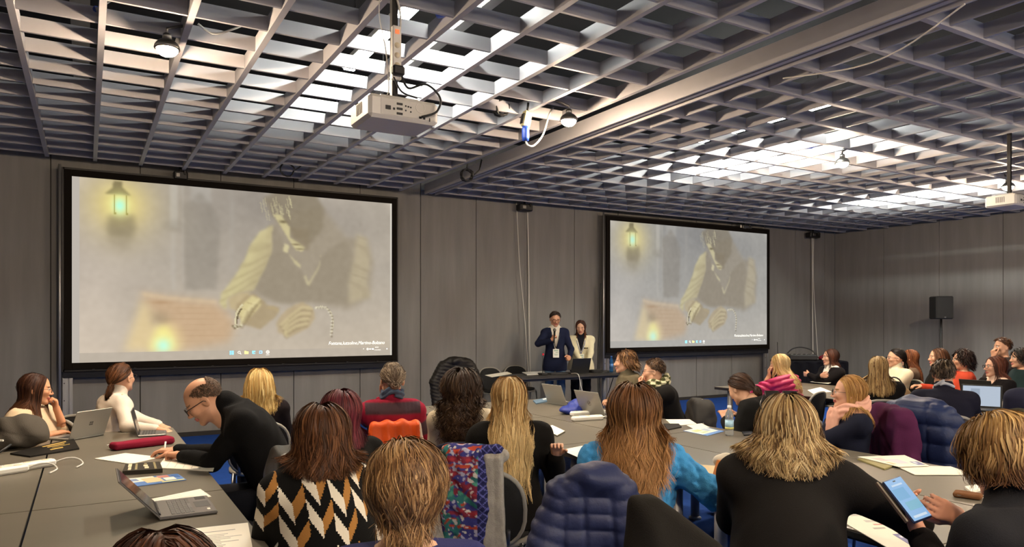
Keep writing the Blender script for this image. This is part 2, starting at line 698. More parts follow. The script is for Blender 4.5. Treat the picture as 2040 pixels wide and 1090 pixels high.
class Fig:
    """skeleton of one person in local metres: x right, y forward, z up from the floor"""

    def __init__(f, fem=True, girth=1.0, wide=1.0, ts=1.0, lean=0.0, hunch=0.0, sit=True, hd=(0, 0, 0), hs=1.0,
                 rw=None, lw=None, re=None, le=None, rh=None, lh=None, headfwd=.02, seat=.52, bust=1.0, hoff=None, armlen=1.0):
        f.fem, f.girth, f.wide, f.ts, f.sit, f.hs, f.hunch, f.bust = fem, girth, wide, ts, sit, hs, hunch, bust
        f.hip = np.array([0, 0, seat if sit else .93 * ts], float)
        l = RAD(lean)
        f.T = np.array([[1, 0, 0], [0, math.cos(l), -math.sin(l)], [0, math.sin(l), math.cos(l)]]).T
        # columns of f.T: x, forward, up of the torso
        f.T = np.stack([np.array([1., 0, 0]), np.array([0, math.cos(l), -math.sin(l)]), np.array([0, math.sin(l), math.cos(l)])], 1)
        f.ux, f.fy, f.uz = f.T.T
        f.nb = f.pt(0, -.008, .53)
        up = unit(f.uz * .35 + np.array([0, 0, .65]))
        hy, hp, hr = hd
        f.HR = rot_z(-RAD(hy)) @ rot_x(-RAD(hp)) @ rot_y(RAD(hr))
        f.hc = f.nb + up * .135 * hs + np.array([0, headfwd, 0]) + f.HR @ np.array([0, .02, .02]) * (abs(hp) / 40)
        if hoff:
            f.hc = f.nb + np.array(hoff, float)
        sx = (.168 if fem else .190) * wide
        f.sh = {1: f.pt(sx, -.010, .445), -1: f.pt(-sx, -.010, .445)}
        f.l1, f.l2 = .285 * (.95 if fem else 1.03) * armlen, .250 * (.95 if fem else 1.03) * armlen
        dw = {1: (.13, .30, .60), -1: (-.13, .30, .60)} if sit else {1: (.22, .06, .80), -1: (-.22, .06, .80)}
        f.wr, f.el, f.hand = {}, {}, {}
        for s, W, E, H in ((1, rw, re, rh), (-1, lw, le, lh)):
            W = f.place(W) if W is not None and W[0] != 'px' else np.array(dw[s])
            E = E or (s * .55, -.35, -1.0)
            f.el[s], f.wr[s] = ik(f.sh[s], W, f.l1, f.l2, E)
            f.hand[s] = H or {}

    def pt(f, x, y, z):
        z2 = np.clip(z, 0, 1)
        return f.hip + f.ux * x + f.fy * (y + f.hunch * z2 * z2) + f.uz * z * f.ts

    def place(f, W):
        """('head', x,y,z) is a point in the head frame; plain triples are body-local"""
        if W[0] == 'head':
            return f.hc + f.HR @ (np.array(W[1:], float) * f.hs)
        return np.array(W, float)

    def hq(f, P):
        return ((P - f.hc.astype(np.float32)) @ f.HR.astype(np.float32)) / f.hs

    def torso(f, P, t):
        q = (P - f.hip.astype(np.float32)) @ f.T.astype(np.float32)
        z = q[:, 2] / f.ts
        zc = np.clip(z, 0, 1)
        HX, HY = (HX_F, HY_F) if f.fem else (HX_M, HY_M)
        gz = 1 + (f.girth - 1) * np.interp(z, [-.2, .35, .5], [1, 1, .3])
        rx = np.interp(z, HZ, HX) * gz * np.interp(z, [0, .4], [1, f.wide]) + t
        ry = np.interp(z, HZ, HY) * gz + t
        y = q[:, 1] - f.hunch * zc * zc - np.interp(z, HZ, HC)
        k0 = np.sqrt((q[:, 0] / rx) ** 2 + (y / ry) ** 2) + 1e-6
        k1 = np.sqrt((q[:, 0] / rx ** 2) ** 2 + (y / ry ** 2) ** 2) + 1e-6
        d = k0 * (k0 - 1) / k1
        d = smax(d, (z - .57) * f.ts, .03)
        d = smax(d, (-.16 - z) * f.ts, .05)
        if f.fem and f.bust:
            for s in (-1, 1):
                d = smin(d, d_ell(P, f.pt(s * .075, .085 + .02 * (f.girth - 1), .30), np.array([.062, .055, .062]) * f.bust + t * .6), .05)
        for s in (-1, 1):
            d = smin(d, d_cap(P, f.pt(s * .035, -.012, .515), f.sh[s], .048 + t, .052 + t), .05)
        return d

    def arm(f, P, s, t, cut=0.0, full=True):
        g = 1 + (f.girth - 1) * .55
        W = f.wr[s] - unit(f.wr[s] - f.el[s]) * cut
        b = .046 if f.fem else .049
        d = d_cap(P, f.sh[s], f.el[s], b * g + t, b * .80 * g + t)
        e = d_cap(P, f.el[s], W, b * .80 * g + t, .029 + t * .8)
        return smin(d, e, .02)

    def legs(f, P, t):
        d = None
        for s in (-1, 1):
            if f.sit:
                k, a = np.array([s * .13, .44, .53]), np.array([s * .13, .40, .10])
            else:
                k, a = np.array([s * .10, .03, .50 * f.ts]), np.array([s * .11, -.02, .09])
            h = f.hip + np.array([s * .09, .02, -.01])
            e = d_cap(P, h, k, .088 * f.girth + t, .060 + t)
            e = smin(e, d_cap(P, k, a, .060 + t, .044 + t), .03)
            d = e if d is None else smin(d, e, .015)
        return d

    def bounds(f, m=.12):
        pts = [f.hip, f.hc, f.nb] + list(f.sh.values()) + list(f.el.values()) + list(f.wr.values())
        pts += [f.pt(s * .22 * f.girth, y * .2 * f.girth, z) for s in (-1, 1) for y in (-1, 1) for z in (-.05, .3)]
        A = np.array(pts)
        return A.min(0) - m, A.max(0) + m


# ------------------------------------------------------------------ hair
def grow(f, H, body_d, seed):
    """strands combed over the skull that fall by gravity outside head and clothes"""
    rs = np.random.RandomState(seed)
    N, L = H.get('N', 900), H.get('L', .35)
    kind = H.get('kind', 'long')
    vol = H.get('vol', .022)
    er = np.array([.0775, .0985, .0875])
    ec = np.array([0, -.014, .030])
    roots = []
    while len(roots) < N:
        u = rs.normal(size=(N * 3, 3))
        u /= np.linalg.norm(u, axis=1)[:, None]
        p = ec + u * er
        ok = hairline(p, H.get('recede', 0.0))
        roots += list(p[ok])
    p = np.array(roots[:N])
    K = max(8, int(N / H.get('clump', 14)))
    cl = p[rs.choice(N, K, replace=False)]
    own = np.argmin(((p[:, None, :] - cl[None]) ** 2).sum(-1), 1) if N * K < 4e6 else rs.randint(0, K, N)
    ph = rs.rand(K, 2) * 6.28
    cf = rs.normal(size=K)
    n = (p - ec) / er ** 2
    n /= np.linalg.norm(n, axis=1)[:, None]
    part = H.get('part', 0.0)
    side = np.where(p[:, 0] > part, 1.0, -1.0)
    back, down, sid, lift = H.get('comb', (.5, .4, .6, 0.0))
    frt = np.interp(p[:, 1], [-.07, .05], [.12, 1.0])
    d = np.stack([side * sid * frt, -back * np.ones(N), -down * np.ones(N)], 1)
    d = d + n * lift + rs.normal(size=(N, 3)) * H.get('mess', .08)
    target = None
    if kind in ('bun', 'tail'):
        target = np.array(H['knot'])
        d = (target - p) + n * .02
    d = d - n * (d * n).sum(1)[:, None] * (1 - min(1, lift))
    d /= np.linalg.norm(d, axis=1)[:, None]
    lens = L * (.72 + .33 * rs.rand(N)) * (1 + .06 * cf[own])
    if H.get('shape'):                      # (front, back) length factors
        a, b = H['shape']
        lens *= np.interp(p[:, 1], [-.1, .08], [b, a])
    if H.get('level') is not None:          # cut to one level, in the head frame
        up = p[:, 2] - H['level'] * (1 - .12 * (p[:, 1] > .03))
        lens = np.minimum(lens, up * (1.18 + .9 * np.clip(p[:, 2] - .03, 0, .1)) * (.90 + .2 * rs.rand(N)) + .012)
        lens = np.maximum(lens, .02)
    M = H.get('M', 14)
    ds = lens / M
    G = f.HR.T @ np.array([0, 0, -1.0])
    marg = .004 + vol * (.15 + .85 * rs.rand(N))
    hs = f.hs

    def hd(Q):
        a = d_ell(Q, (0, -.014, .030), (.078, .099, .088))
        a = np.minimum(a, d_ell(Q, (0, .020, -.035), (.064, .074, .080)))
        a = np.minimum(a, d_cap(Q, (0, -.012, -.06), (0, -.035, -.19), .052, .06))
        return a

    def loc(Q):
        return (Q * hs) @ f.HR.T + f.hc

    long_ = kind in ('long', 'bob') or H.get('tail_L')
    P = [p.copy()]
    grav = H.get('grav', .38)
    gath = H.get('gather', .30 if kind == 'long' else .0)
    for k in range(M):
        t = (k + 1) / M
        if target is not None:
            g = target - p
            dist = np.linalg.norm(g, axis=1)[:, None]
            d = d * .6 + g / (dist + 1e-6) * .55
            step = np.minimum(ds[:, None], dist)
        else:
            below = np.clip((-.01 - p[:, 2]) / .08, 0, 1)[:, None]
            gk = grav + (1 - grav) * .55 * below
            d = d * (1 - gk) + G * gk
            step = ds[:, None]
        d /= np.linalg.norm(d, axis=1)[:, None] + 1e-9
        p = p + d * step
        m = marg * min(1, .35 + t * 1.6)
        dist = hd(p)
        e = .004
        bad = dist < m
        if bad.any():
            q = p[bad]
            gr = np.stack([hd(q + np.array(v) * e) - hd(q - np.array(v) * e) for v in ((1, 0, 0), (0, 1, 0), (0, 0, 1))], 1)
            gr /= np.linalg.norm(gr, axis=1)[:, None] + 1e-9
            p[bad] = q + gr * (m[bad] - dist[bad])[:, None]
        st = np.clip((p[:, 2] - H.get('s0', -.10 if kind != 'bob' else .0)) / .07, 0, 1) * H.get('stick', .9)
        far = (dist > m) & (st > 0)
        if far.any() and target is None:
            q = p[far]
            gr = np.stack([hd(q + np.array(v) * e) - hd(q - np.array(v) * e) for v in ((1, 0, 0), (0, 1, 0), (0, 0, 1))], 1)
            gr /= np.linalg.norm(gr, axis=1)[:, None] + 1e-9
            p[far] = q - gr * ((dist[far] - m[far]) * st[far])[:, None]
        # keep the face clear
        if H.get('clear', True):
            fc = (p[:, 1] > .045) & (p[:, 2] < .045) & (np.abs(p[:, 0]) < .070)
            p[fc, 0] += (np.where(p[fc, 0] >= part, 1, -1)) * (.072 - np.abs(p[fc, 0])) * .6
            p[fc, 1] -= .006
        if body_d is not None and long_ and k > 2:
            w = loc(p).astype(np.float32)
            db = body_d(w)
            bm = m * .7 + .004
            bad = db < bm
            if bad.any():
                q = w[bad]
                gr = np.stack([body_d(q + np.array(v, np.float32) * .006) - body_d(q - np.array(v, np.float32) * .006)
                               for v in ((1, 0, 0), (0, 1, 0), (0, 0, 1))], 1)
                gr /= np.linalg.norm(gr, axis=1)[:, None] + 1e-9
                if gath:
                    gr[:, 1] -= np.where(p[bad][:, 1] < H.get('backward', .03), .75, 0)
                    gr[:, 0] *= .55
                gr /= np.linalg.norm(gr, axis=1)[:, None] + 1e-9
                w[bad] = q + gr * np.minimum(.03, bm[bad] - db[bad])[:, None]
                p = ((w - f.hc) @ f.HR) / hs
        if gath:
            lim = H.get('gw', .088)
            ex = np.maximum(0, np.abs(p[:, 0]) - lim) * np.clip((-.07 - p[:, 2]) / .05, 0, 1)
            p[:, 0] -= np.sign(p[:, 0]) * ex * gath
            p[:, 1] -= np.maximum(0, p[:, 1] - .01) * np.clip((-.10 - p[:, 2]) / .05, 0, 1) * gath * .6
        d = p - P[-1]
        d /= np.linalg.norm(d, axis=1)[:, None] + 1e-9
        P.append(p.copy())
    P = np.stack(P, 1)                                   # N, M+1, 3
    t = np.linspace(0, 1, M + 1)
    ramp = np.clip((t - H.get('wstart', .22)) / .5, 0, 1) ** 1.3
    wav, wf = H.get('wave', .006), H.get('freq', 26.0)
    s = np.linspace(0, 1, M + 1)[None] * lens[:, None]
    a1 = wf * s + ph[own, 0][:, None]
    off1 = np.sin(a1) * wav * ramp
    off2 = np.cos(a1 * (1 + .12 * cf[own])[:, None] + ph[own, 1][:, None]) * wav * ramp
    e1 = np.cross(n, G)
    e1 /= np.linalg.norm(e1, axis=1)[:, None] + 1e-9
    e2 = np.cross(e1, G)
    pull = H.get('pull', .28 if L > .07 else .0) * np.clip(t - .1, 0, 1)
    cm = np.zeros((K, M + 1, 3))
    np.add.at(cm, own, P)
    cm /= np.maximum(1, np.bincount(own, minlength=K))[:, None, None]
    P = P + (cm[own] - P) * pull[None, :, None]
    P = P + off1[..., None] * e1[:, None, :] + off2[..., None] * e2[:, None, :] * .7
    if H.get('spread'):                       # locks fan out sideways below the neck
        q = np.clip((-.10 - P[..., 2]) / .22, 0, 1)
        P[..., 0] += (P[..., 0] + .03 * cf[own][:, None]) * q * H['spread']
    if H.get('flip'):
        fr = np.clip((t - .55) / .45, 0, 1)[None, :, None]
        od = P - np.array([0, -.02, 0])
        od[..., 2] = 0
        od /= np.linalg.norm(od, axis=2)[..., None] + 1e-9
        k_ = H['flip'] * (.5 + .8 * rs.rand(N) + .5 * cf[own])[:, None, None]
        P = P + od * fr ** 2 * k_ - G * fr ** 2 * np.abs(k_) * .8
    if H.get('frizz'):
        P = P + rs.normal(size=P.shape) * H['frizz'] * ramp[None, :, None]
    W = loc(P.reshape(-1, 3)).reshape(P.shape)
    # ribbons
    tan = np.gradient(W, axis=1)
    outw = W - (f.hc + f.HR @ np.array([0, -.02, 0]))
    outw[..., 2] *= .35
    wv = np.cross(tan, outw)
    wv /= np.linalg.norm(wv, axis=2)[..., None] + 1e-9
    tw = rs.normal(size=N)[:, None, None] * .25
    on = outw / (np.linalg.norm(outw, axis=2)[..., None] + 1e-9)
    wv = wv + on * tw
    wv /= np.linalg.norm(wv, axis=2)[..., None] + 1e-9
    wid = H.get('w', .005) * (.6 + .8 * rs.rand(N))[:, None] * (1 - .72 * np.clip((t - .45) / .55, 0, 1))[None]
    hw = wv * wid[..., None] * .5
    V = np.stack([W - hw, W + hw], 2).reshape(-1, 3)
    m1 = M + 1
    base = (np.arange(N) * m1 * 2)[:, None] + (np.arange(M) * 2)[None]
    F = np.stack([base, base + 1, base + 3, base + 2], -1).reshape(-1, 4)
    cols = np.array([lin(c) for c in H['cols']])
    wgt = H.get('mix', [1] * len(cols))
    wgt = np.array(wgt, float) / sum(wgt)
    ck = rs.choice(len(cols), K, p=wgt)
    ci = np.where(rs.rand(N) < .7, ck[own], rs.choice(len(cols), N, p=wgt))
    c = cols[ci] * (.80 + .36 * rs.rand(N))[:, None]
    rc = np.array(lin(H.get('root', H['cols'][0])))
    tip = H.get('tip')
    kk = np.clip(t / .45, 0, 1)[None, :, None]
    CC = (rc * .5 + c * .45)[:, None, :] * (1 - kk) + c[:, None, :] * kk
    if tip:
        tt = np.clip((t - .35) / .5, 0, 1)[None, :, None]
        CC = CC * (1 - tt) + np.array(lin(tip)) * (.7 + .6 * rs.rand(N))[:, None, None] * tt
    CC = np.repeat(CC[:, :, None, :], 2, 2).reshape(-1, 3)
    return [(V, F, CC)]


def tuft(f, cen, rad, N, L, H, seed, flow):
    """a bun or tail: strands from the surface of an ellipsoid, in the head frame"""
    rs = np.random.RandomState(seed)
    u = rs.normal(size=(N, 3))
    u /= np.linalg.norm(u, axis=1)[:, None]
    M = 10
    p = np.array(cen) + u * np.array(rad) * (.6 + .5 * rs.rand(N))[:, None]
    P = [p]
    ax = unit(rs.normal(size=3) * .3 + np.array([0, 1, .4]))
    G = f.HR.T @ np.array([0, 0, -1.0])
    for k in range(M):
        r = p - np.array(cen)
        if flow == 'swirl':
            d = np.cross(ax, r) + rs.normal(size=p.shape) * .01
        else:
            d = np.tile(G, (N, 1)) + np.array([0, -.25, 0]) * (1 - k / M) + rs.normal(size=p.shape) * .06
        d /= np.linalg.norm(d, axis=1)[:, None] + 1e-9
        p = p + d * (L / M)
        if flow == 'swirl':
            r = p - np.array(cen)
            q = np.linalg.norm(r / np.array(rad), axis=1)[:, None]
            p = np.array(cen) + r / np.maximum(q, 1e-3) * np.clip(q, .75, 1.08)
        P.append(p)
    P = np.stack(P, 1)
    t = np.linspace(0, 1, M + 1)
    if flow != 'swirl':
        pw = H.get('wave', .005)
        P[..., 0] += np.sin(t * 9 + rs.rand(N)[:, None] * 2) * pw
        P = P + (P.mean(0)[None] - P) * (.35 * t)[None, :, None]
    W = (P.reshape(-1, 3) * f.hs) @ f.HR.T + f.hc
    W = W.reshape(P.shape)
    tan = np.gradient(W, axis=1)
    on = W - ((np.array(cen) * f.hs) @ f.HR.T + f.hc)
    wv = np.cross(tan, on + 1e-5)
    wv /= np.linalg.norm(wv, axis=2)[..., None] + 1e-9
    wid = H.get('w', .005) * (1 - .6 * t)[None] * (.7 + .6 * rs.rand(N))[:, None]
    hw = wv * wid[..., None] * .5
    V = np.stack([W - hw, W + hw], 2).reshape(-1, 3)
    base = (np.arange(N) * (M + 1) * 2)[:, None] + (np.arange(M) * 2)[None]
    F = np.stack([base, base + 1, base + 3, base + 2], -1).reshape(-1, 4)
    cols = np.array([lin(c) for c in H['cols']])
    c = cols[rs.randint(0, len(cols), N)] * (.6 + .6 * rs.rand(N))[:, None]
    C = np.repeat(c, (M + 1) * 2, 0)
    return (V, F, C)


# ------------------------------------------------------------------ one person
M_SKIN = mat('skin', rough=.52, attr='Col', spec=.35)
M_HAIR = mat('hair', rough=.55, attr='Col', spec=.22)
M_CLOTH = mat('fabric_coloured', rough=.93, attr='Col', bump=.45, bscale=240.0, spec=.12)
M_FRAME = mat('glasses_frame', '#1a1512', rough=.35)
M_SHOE = mat('shoe_leather', '#15120f', rough=.55)


def quilt(P, f, s, pitch, amp, vert=.16):
    """puffed rows: along the arm for s=+-1, up the torso for s=0"""
    if s == 0:
        q = (P - f.hip.astype(np.float32)) @ f.T.astype(np.float32)
        v = q[:, 2] + .25 * np.abs(q[:, 0]) * .3
    else:
        a, b = f.sh[s], f.el[s]
        c = f.wr[s]
        u1 = unit(b - a)
        t1 = (P - a.astype(np.float32)) @ u1.astype(np.float32)
        u2 = unit(c - b)
        t2 = (P - b.astype(np.float32)) @ u2.astype(np.float32)
        v = np.where(t2 > 0, t2 + np.linalg.norm(b - a), t1)
    return amp * (1 - np.sqrt(np.abs(np.sin(math.pi * v / pitch)) + 1e-4)) - amp * .5


def make_person(label, px, py, s, phi, fig, skin='#c99a7c', hair=None, top=None, legs='#1b1c22', glasses=None, scarf=None,
                res=.010, z_head=None, shoes=True, group=None, face=None, floor_fix=True):
    """px, py: head centre in the photo at depth s; the seat is put under it"""
    face = dict(face or {})
    tier = 0 if s < 3.8 else 1 if s < 5.6 else 2 if s < 7.6 else 3
    res = (.0105, .0120, .0145, .0165)[tier]
    if not fig.get('sit', True):
        res = .0115
    if hair:
        hair = dict(hair)
        short = hair['L'] < .07
        hair['N'] = int((4200, 1950, 1150, 740)[tier] * hair.get('dens', 1) * (.7 if short else 1))
        hair['w'] = (.0038, .0050, .0067, .0085)[tier] * hair.get('wk', 1)
        hair['M'] = 5 if short else int((12, 10, 9, 8)[tier] * hair.get('mk', 1))
        hair['tufts'] = [(a, b, int(n * (1, .8, .55, .4)[tier]), l) for a, b, n, l in hair.get('tufts', [])]
    hp = spot(px, py, s)
    want = hp.z
    F0 = Fig(**fig)
    if fig.get('sit', True):
        ts = fig.get('ts', 1.0) * max(.82, min(1.22, (want - F0.hip[2]) / (F0.hc[2] - F0.hip[2])))
        fig = dict(fig, ts=ts)
    else:
        fig = dict(fig, ts=fig.get('ts', 1.0) * want / F0.hc[2])
        fig['ts'] *= 1 + (want - Fig(**fig).hc[2]) / want
    f = Fig(**{k: v for k, v in fig.items() if k not in ('rw', 'lw')})
    R = np.array(rotz(phi))
    off = R @ f.hc
    for k in ('rw', 'lw'):                     # wrists given as photo pixel and depth
        if fig.get(k) is not None and fig[k][0] == 'px':
            w = spot(*fig[k][1:])
            fig[k] = tuple(R.T @ np.array([w.x - hp.x + off[0], w.y - hp.y + off[1], w.z]))
    f = Fig(**fig)
    root = empty('person', (hp.x - off[0], hp.y - off[1], 0), phi)
    tag(root, label, 'person', group)
    rid = int(abs(px) * 7 + py) % 9973
    top = dict(top or {})
    tt = top.get('t', .014)
    amp, ff = top.get('fold', (.004, 34.0))
    body_parts = []
    # head and neck, finer than the rest
    hres = (.0080, .0064, .0084, .0095)[tier]
    hq = f.hq

    def fh(P):
        d = head_d(hq(P), f.fem) * f.hs
        cut = f.HR @ np.array([0, -.2, -1.0])
        return smax(d, (P - (f.hc + f.HR @ np.array([0, -.035, -.165]) * f.hs).astype(np.float32)) @ unit(cut).astype(np.float32), .004)
    V, Fc = surface(fh, f.hc - .215, f.hc + .17, hres)
    hc0 = hair['cols'][0] if hair else '#30231a'
    C = head_colors(hq(V), skin, hair.get('root', hc0) if hair else hc0, (hair or {}).get('recede', 0.0), face.get('stubble', 0), face.get('lips'),
                    face.get('lids', False), capmix=face.get('capmix', 0.0))
    body_parts.append((V, Fc, C))
    # hands
    for sd in (-1, 1):
        h = dict(curl=.35, thumb=.4)
        h.update(f.hand[sd])
        if h.get('skip'):
            continue
        yd = h.pop('y', None)
        yd = unit(f.wr[sd] - f.el[sd]) if yd is None else np.array(f.HR @ np.array(yd[1:]) if yd[0] == 'head' else yd, float)
        pn = h.pop('n', (0, 0, -1))
        pn = np.array(f.HR @ np.array(pn[1:]) if pn[0] == 'head' else pn, float)
        caps = hand_prims(f.wr[sd], yd, pn, sd, s=.93 if f.fem else 1.04, **h)
        fa = unit(f.el[sd] - f.wr[sd])
        caps.append((f.wr[sd] + fa * .09, f.wr[sd] + unit(yd) * .02, .029, .024, .012))
        A = np.array([c[0] for c in caps] + [c[1] for c in caps])
        V, Fc = surface(lambda P: caps_d(P, caps), A.min(0) - .045, A.max(0) + .045, (.0056, .0060, .0078, .0090)[tier])
        body_parts.append((V, Fc, np.tile(np.array(lin(skin)) * np.array([1.0, .93, .90]), (len(V), 1))))
    # torso, arms and legs under the clothes

    def fb(P):
        d = smin(f.torso(P, -.012), smin(f.arm(P, 1, -.006), f.arm(P, -1, -.006), .01), .03)
        d = smin(d, d_cap(P, f.nb, f.hc + f.HR @ np.array([0, -.03, -.12]), .05, .048), .02)
        return smin(d, f.legs(P, -.014), .03)
    lo, hi = f.bounds(.1)
    lo = np.minimum(lo, [-.25, -.22, .05])
    hi = np.maximum(hi, [.25, .58 if f.sit else .2, .6])
    V, Fc = surface(fb, lo, hi, .029)
    body_parts.append((V, Fc, np.tile(np.array(lin(skin)), (len(V), 1))))
    V, Fc, C = join(body_parts)
    link('body', np_mesh('body', V, Fc, C), M_SKIN, root)
    # upper garment
    style = top.get('style', 'plain')
    sleeve = top.get('cut', .015)

    def ft(P):
        t = f.torso(P, tt)
        a1, a2 = f.arm(P, 1, tt * .8, sleeve), f.arm(P, -1, tt * .8, sleeve)
        if style == 'quilt':
            pq, aq = top.get('pitch', .055), top.get('puff', .016)
            t = t + quilt(P, f, 0, pq, aq)
            a1 = a1 + quilt(P, f, 1, pq, aq)
            a2 = a2 + quilt(P, f, -1, pq, aq)
        vn = top.get('vneck')
        if vn:
            q = (P - f.hip.astype(np.float32)) @ f.T.astype(np.float32)
            z = q[:, 2] / f.ts
            y = q[:, 1] - f.hunch * np.clip(z, 0, 1) ** 2
            wv = np.interp(z, [vn, .54], [.0, .075])
            t = smax(t, np.minimum(wv - np.abs(q[:, 0]), y - .02), .008)
        d = smin(t, smin(a1, a2, .012), .035 if style != 'quilt' else .015)
        if amp:
            d = d + folds(P, amp, ff, rid)
        if style == 'cable':
            q = (P - f.hip.astype(np.float32)) @ f.T.astype(np.float32)
            u = q[:, 0] * 1.0 + .35 * q[:, 1]
            v = q[:, 2]
            c1 = np.sin(2 * math.pi * u / .062 + 1.5 * np.sin(2 * math.pi * v / .085))
            c2 = np.sin(2 * math.pi * u / .062 - 1.5 * np.sin(2 * math.pi * v / .085 + .6))
            d = d - .0075 * np.maximum(c1, c2)
        if style == 'rib':
            q = (P - f.hip.astype(np.float32)) @ f.T.astype(np.float32)
            d = d - .0012 * np.sin(2 * math.pi * q[:, 0] / .014)
        if top.get('skirt'):
            d = smin(d, d_ell(P, f.pt(0, .0, -.12), np.array([.225, .165, .30]) * f.girth), .05)
        if top.get('drape'):
            dr = top['drape']
            q = (P - f.hip.astype(np.float32)) @ f.T.astype(np.float32)
            e = d_ell(P, f.pt(0, top.get('dback', 0), .12), (dr * f.girth, .19 * f.girth - top.get('dback', 0) * .55, .36))
            d = smin(d, e, .08)
        q5 = (P - f.hip.astype(np.float32)) @ f.uz.astype(np.float32)
        d = smax(d, q5 - top.get('crew', .532) * f.ts, .006)
        col = top.get('collar')
        if col == 'turtle':
            d = smin(d, d_cap(P, f.nb + f.uz * -.01, f.nb + (f.hc - f.nb) * .36, .072 if f.fem else .080, .066 if f.fem else .074), .012)
        elif col == 'stand':
            d = smin(d, d_cap(P, f.nb + f.uz * -.03, f.nb + (f.hc - f.nb) * .22, .078 if f.fem else .084, .072 if f.fem else .078), .02)
        hem = top.get('hem', -.10 if f.sit else -.06)
        z = ((P - f.hip.astype(np.float32)) @ f.uz.astype(np.float32))
        d = smax(d, hem - z, .01)
        if f.sit:
            d = smax(d, .462 - P[:, 2], .008)
        return d
    lo, hi = f.bounds(.15)
    lo[2] = max(lo[2], .42 if f.sit else .6)
    V, Fc = surface(ft, lo, hi, top.get('res', res))
    name = top.get('name', 'sweater')
    cf_ = top.get('color_fn')
    tf = top.get('face_fn')
    base = lin(top.get('color', '#151412'))
    if tf:
        cen = V[Fc].mean(1)
        me = np_mesh(name, V, Fc, fcol=tf(cen, f))
    else:
        C = cf_(V, f) if cf_ else np.tile(np.array(base), (len(V), 1))
        me = np_mesh(name, V, Fc, C)
    link(name, me, top.get('mat', M_CLOTH), root)
    if top.get('shirt'):                      # shirt showing in the opening of a jacket
        def fs(P):
            d = f.torso(P, tt * .35)
            d = smin(d, d_cap(P, f.nb + f.uz * -.02, f.nb + (f.hc - f.nb) * .30, .070 if f.fem else .077, .064 if f.fem else .070), .012)
            q = (P - f.hip.astype(np.float32)) @ f.T.astype(np.float32)
            return smax(d, .05 - q[:, 2], .01)
        V, Fc = surface(fs, lo, hi, .014)
        link('shirt', np_mesh('shirt', V, Fc, np.tile(np.array(lin(top['shirt'])), (len(V), 1))), M_CLOTH, root)
    # trousers and shoes

    def fl(P):
        d = smin(f.legs(P, .008), smax(f.torso(P, .004), P[:, 2] - f.hip[2] - .05, .02), .03)
        return smax(d, .11 - P[:, 2], .004)
    V, Fc = surface(fl, [-.32 * f.girth, -.24 * f.girth, .06], [.32 * f.girth, .6 if f.sit else .24, f.hip[2] + .14], .029 if f.sit else .016)
    link('trousers', np_mesh('trousers', V, Fc, np.tile(np.array(lin(legs)), (len(V), 1))), M_CLOTH, root)
    if shoes:
        for sd in (-1, 1):
            c = np.array([sd * .13, .45, .05] if f.sit else [sd * .11, .04, .05])

            def fsh(P):
                d = smin(d_ell(P, c, (.046, .125, .045)), d_ell(P, c + np.array([0, -.06, .03]), (.043, .055, .055)), .03)
                return smax(d, .004 - P[:, 2], .006)
            V, Fc = surface(fsh, c - [.08, .17, .06], c + [.08, .17, .12], .025)
            link('shoe', np_mesh('shoe', V, Fc), M_SHOE, root)
    # hair
    if hair:
        obst = (lambda P: f.torso(P, tt))
        parts = grow(f, hair, obst, rid)
        for k, tu in enumerate(hair.get('tufts', [])):
            parts.append(tuft(f, *tu, hair, rid + k + 1, hair.get('flow', 'swirl')))
        V, Fc, C = join(parts)
        link('hair', np_mesh('hair', V, Fc, C), M_HAIR, root)
    if glasses:
        g = MB()
        wd_, ht, gr = .027, .020, .0016 if glasses == 'thin' else .0024

        def hw(x, y, z):
            return Vector(f.hc + f.HR @ (np.array([x, y, z]) * f.hs))
        yy = .106
        for sd in (-1, 1):
            ring = [hw(sd * .034 + wd_ * math.cos(a) , yy - .10 * abs(sd * .034 + wd_ * math.cos(a)) , -.003 + ht * math.copysign(abs(math.sin(a)) ** .7, math.sin(a)))
                    for a in [k * math.pi / 9 for k in range(19)]]
            g.tube(ring, gr, 6, cap=False)
            g.tube([hw(sd * .061, yy - .007, .004), hw(sd * .076, .07, .005), hw(sd * .085, -.005, .002), hw(sd * .084, -.022, -.018)], gr, 6)
        g.tube([hw(-.008, yy, .002), hw(0, yy + .003, .005), hw(.008, yy, .002)], gr, 6)
        gl = g.build('glasses', glasses_mat(face.get('frame')), root)
    if (face or {}).get('shades'):             # sunglasses pushed up on the hair
        g = MB()
        for sd in (-1, 1):
            R_ = Matrix([list(r) for r in (f.HR @ rot_x(RAD(-40)))])
            c = f.hc + f.HR @ np.array([sd * .034, .058, .118])
            g.box(Vector(c), (.056, .006, .040), R_, bev=.0028)
            g.tube([Vector(f.hc + f.HR @ np.array(q)) for q in ((sd * .066, .055, .118), (sd * .093, .0, .085), (sd * .096, -.06, .05))], .0032, 6)
        g.tube([Vector(f.hc + f.HR @ np.array(q)) for q in ((-.01, .062, .122), (.01, .062, .122))], .003, 6)
        g.build('sunglasses', M_FRAME, root)
    if scarf:
        scarf(root, f)
    return root, f


def glasses_mat(c):
    return M_FRAME if not c else mat('glasses_' + c.strip('#'), c, rough=.3, metal=.3)
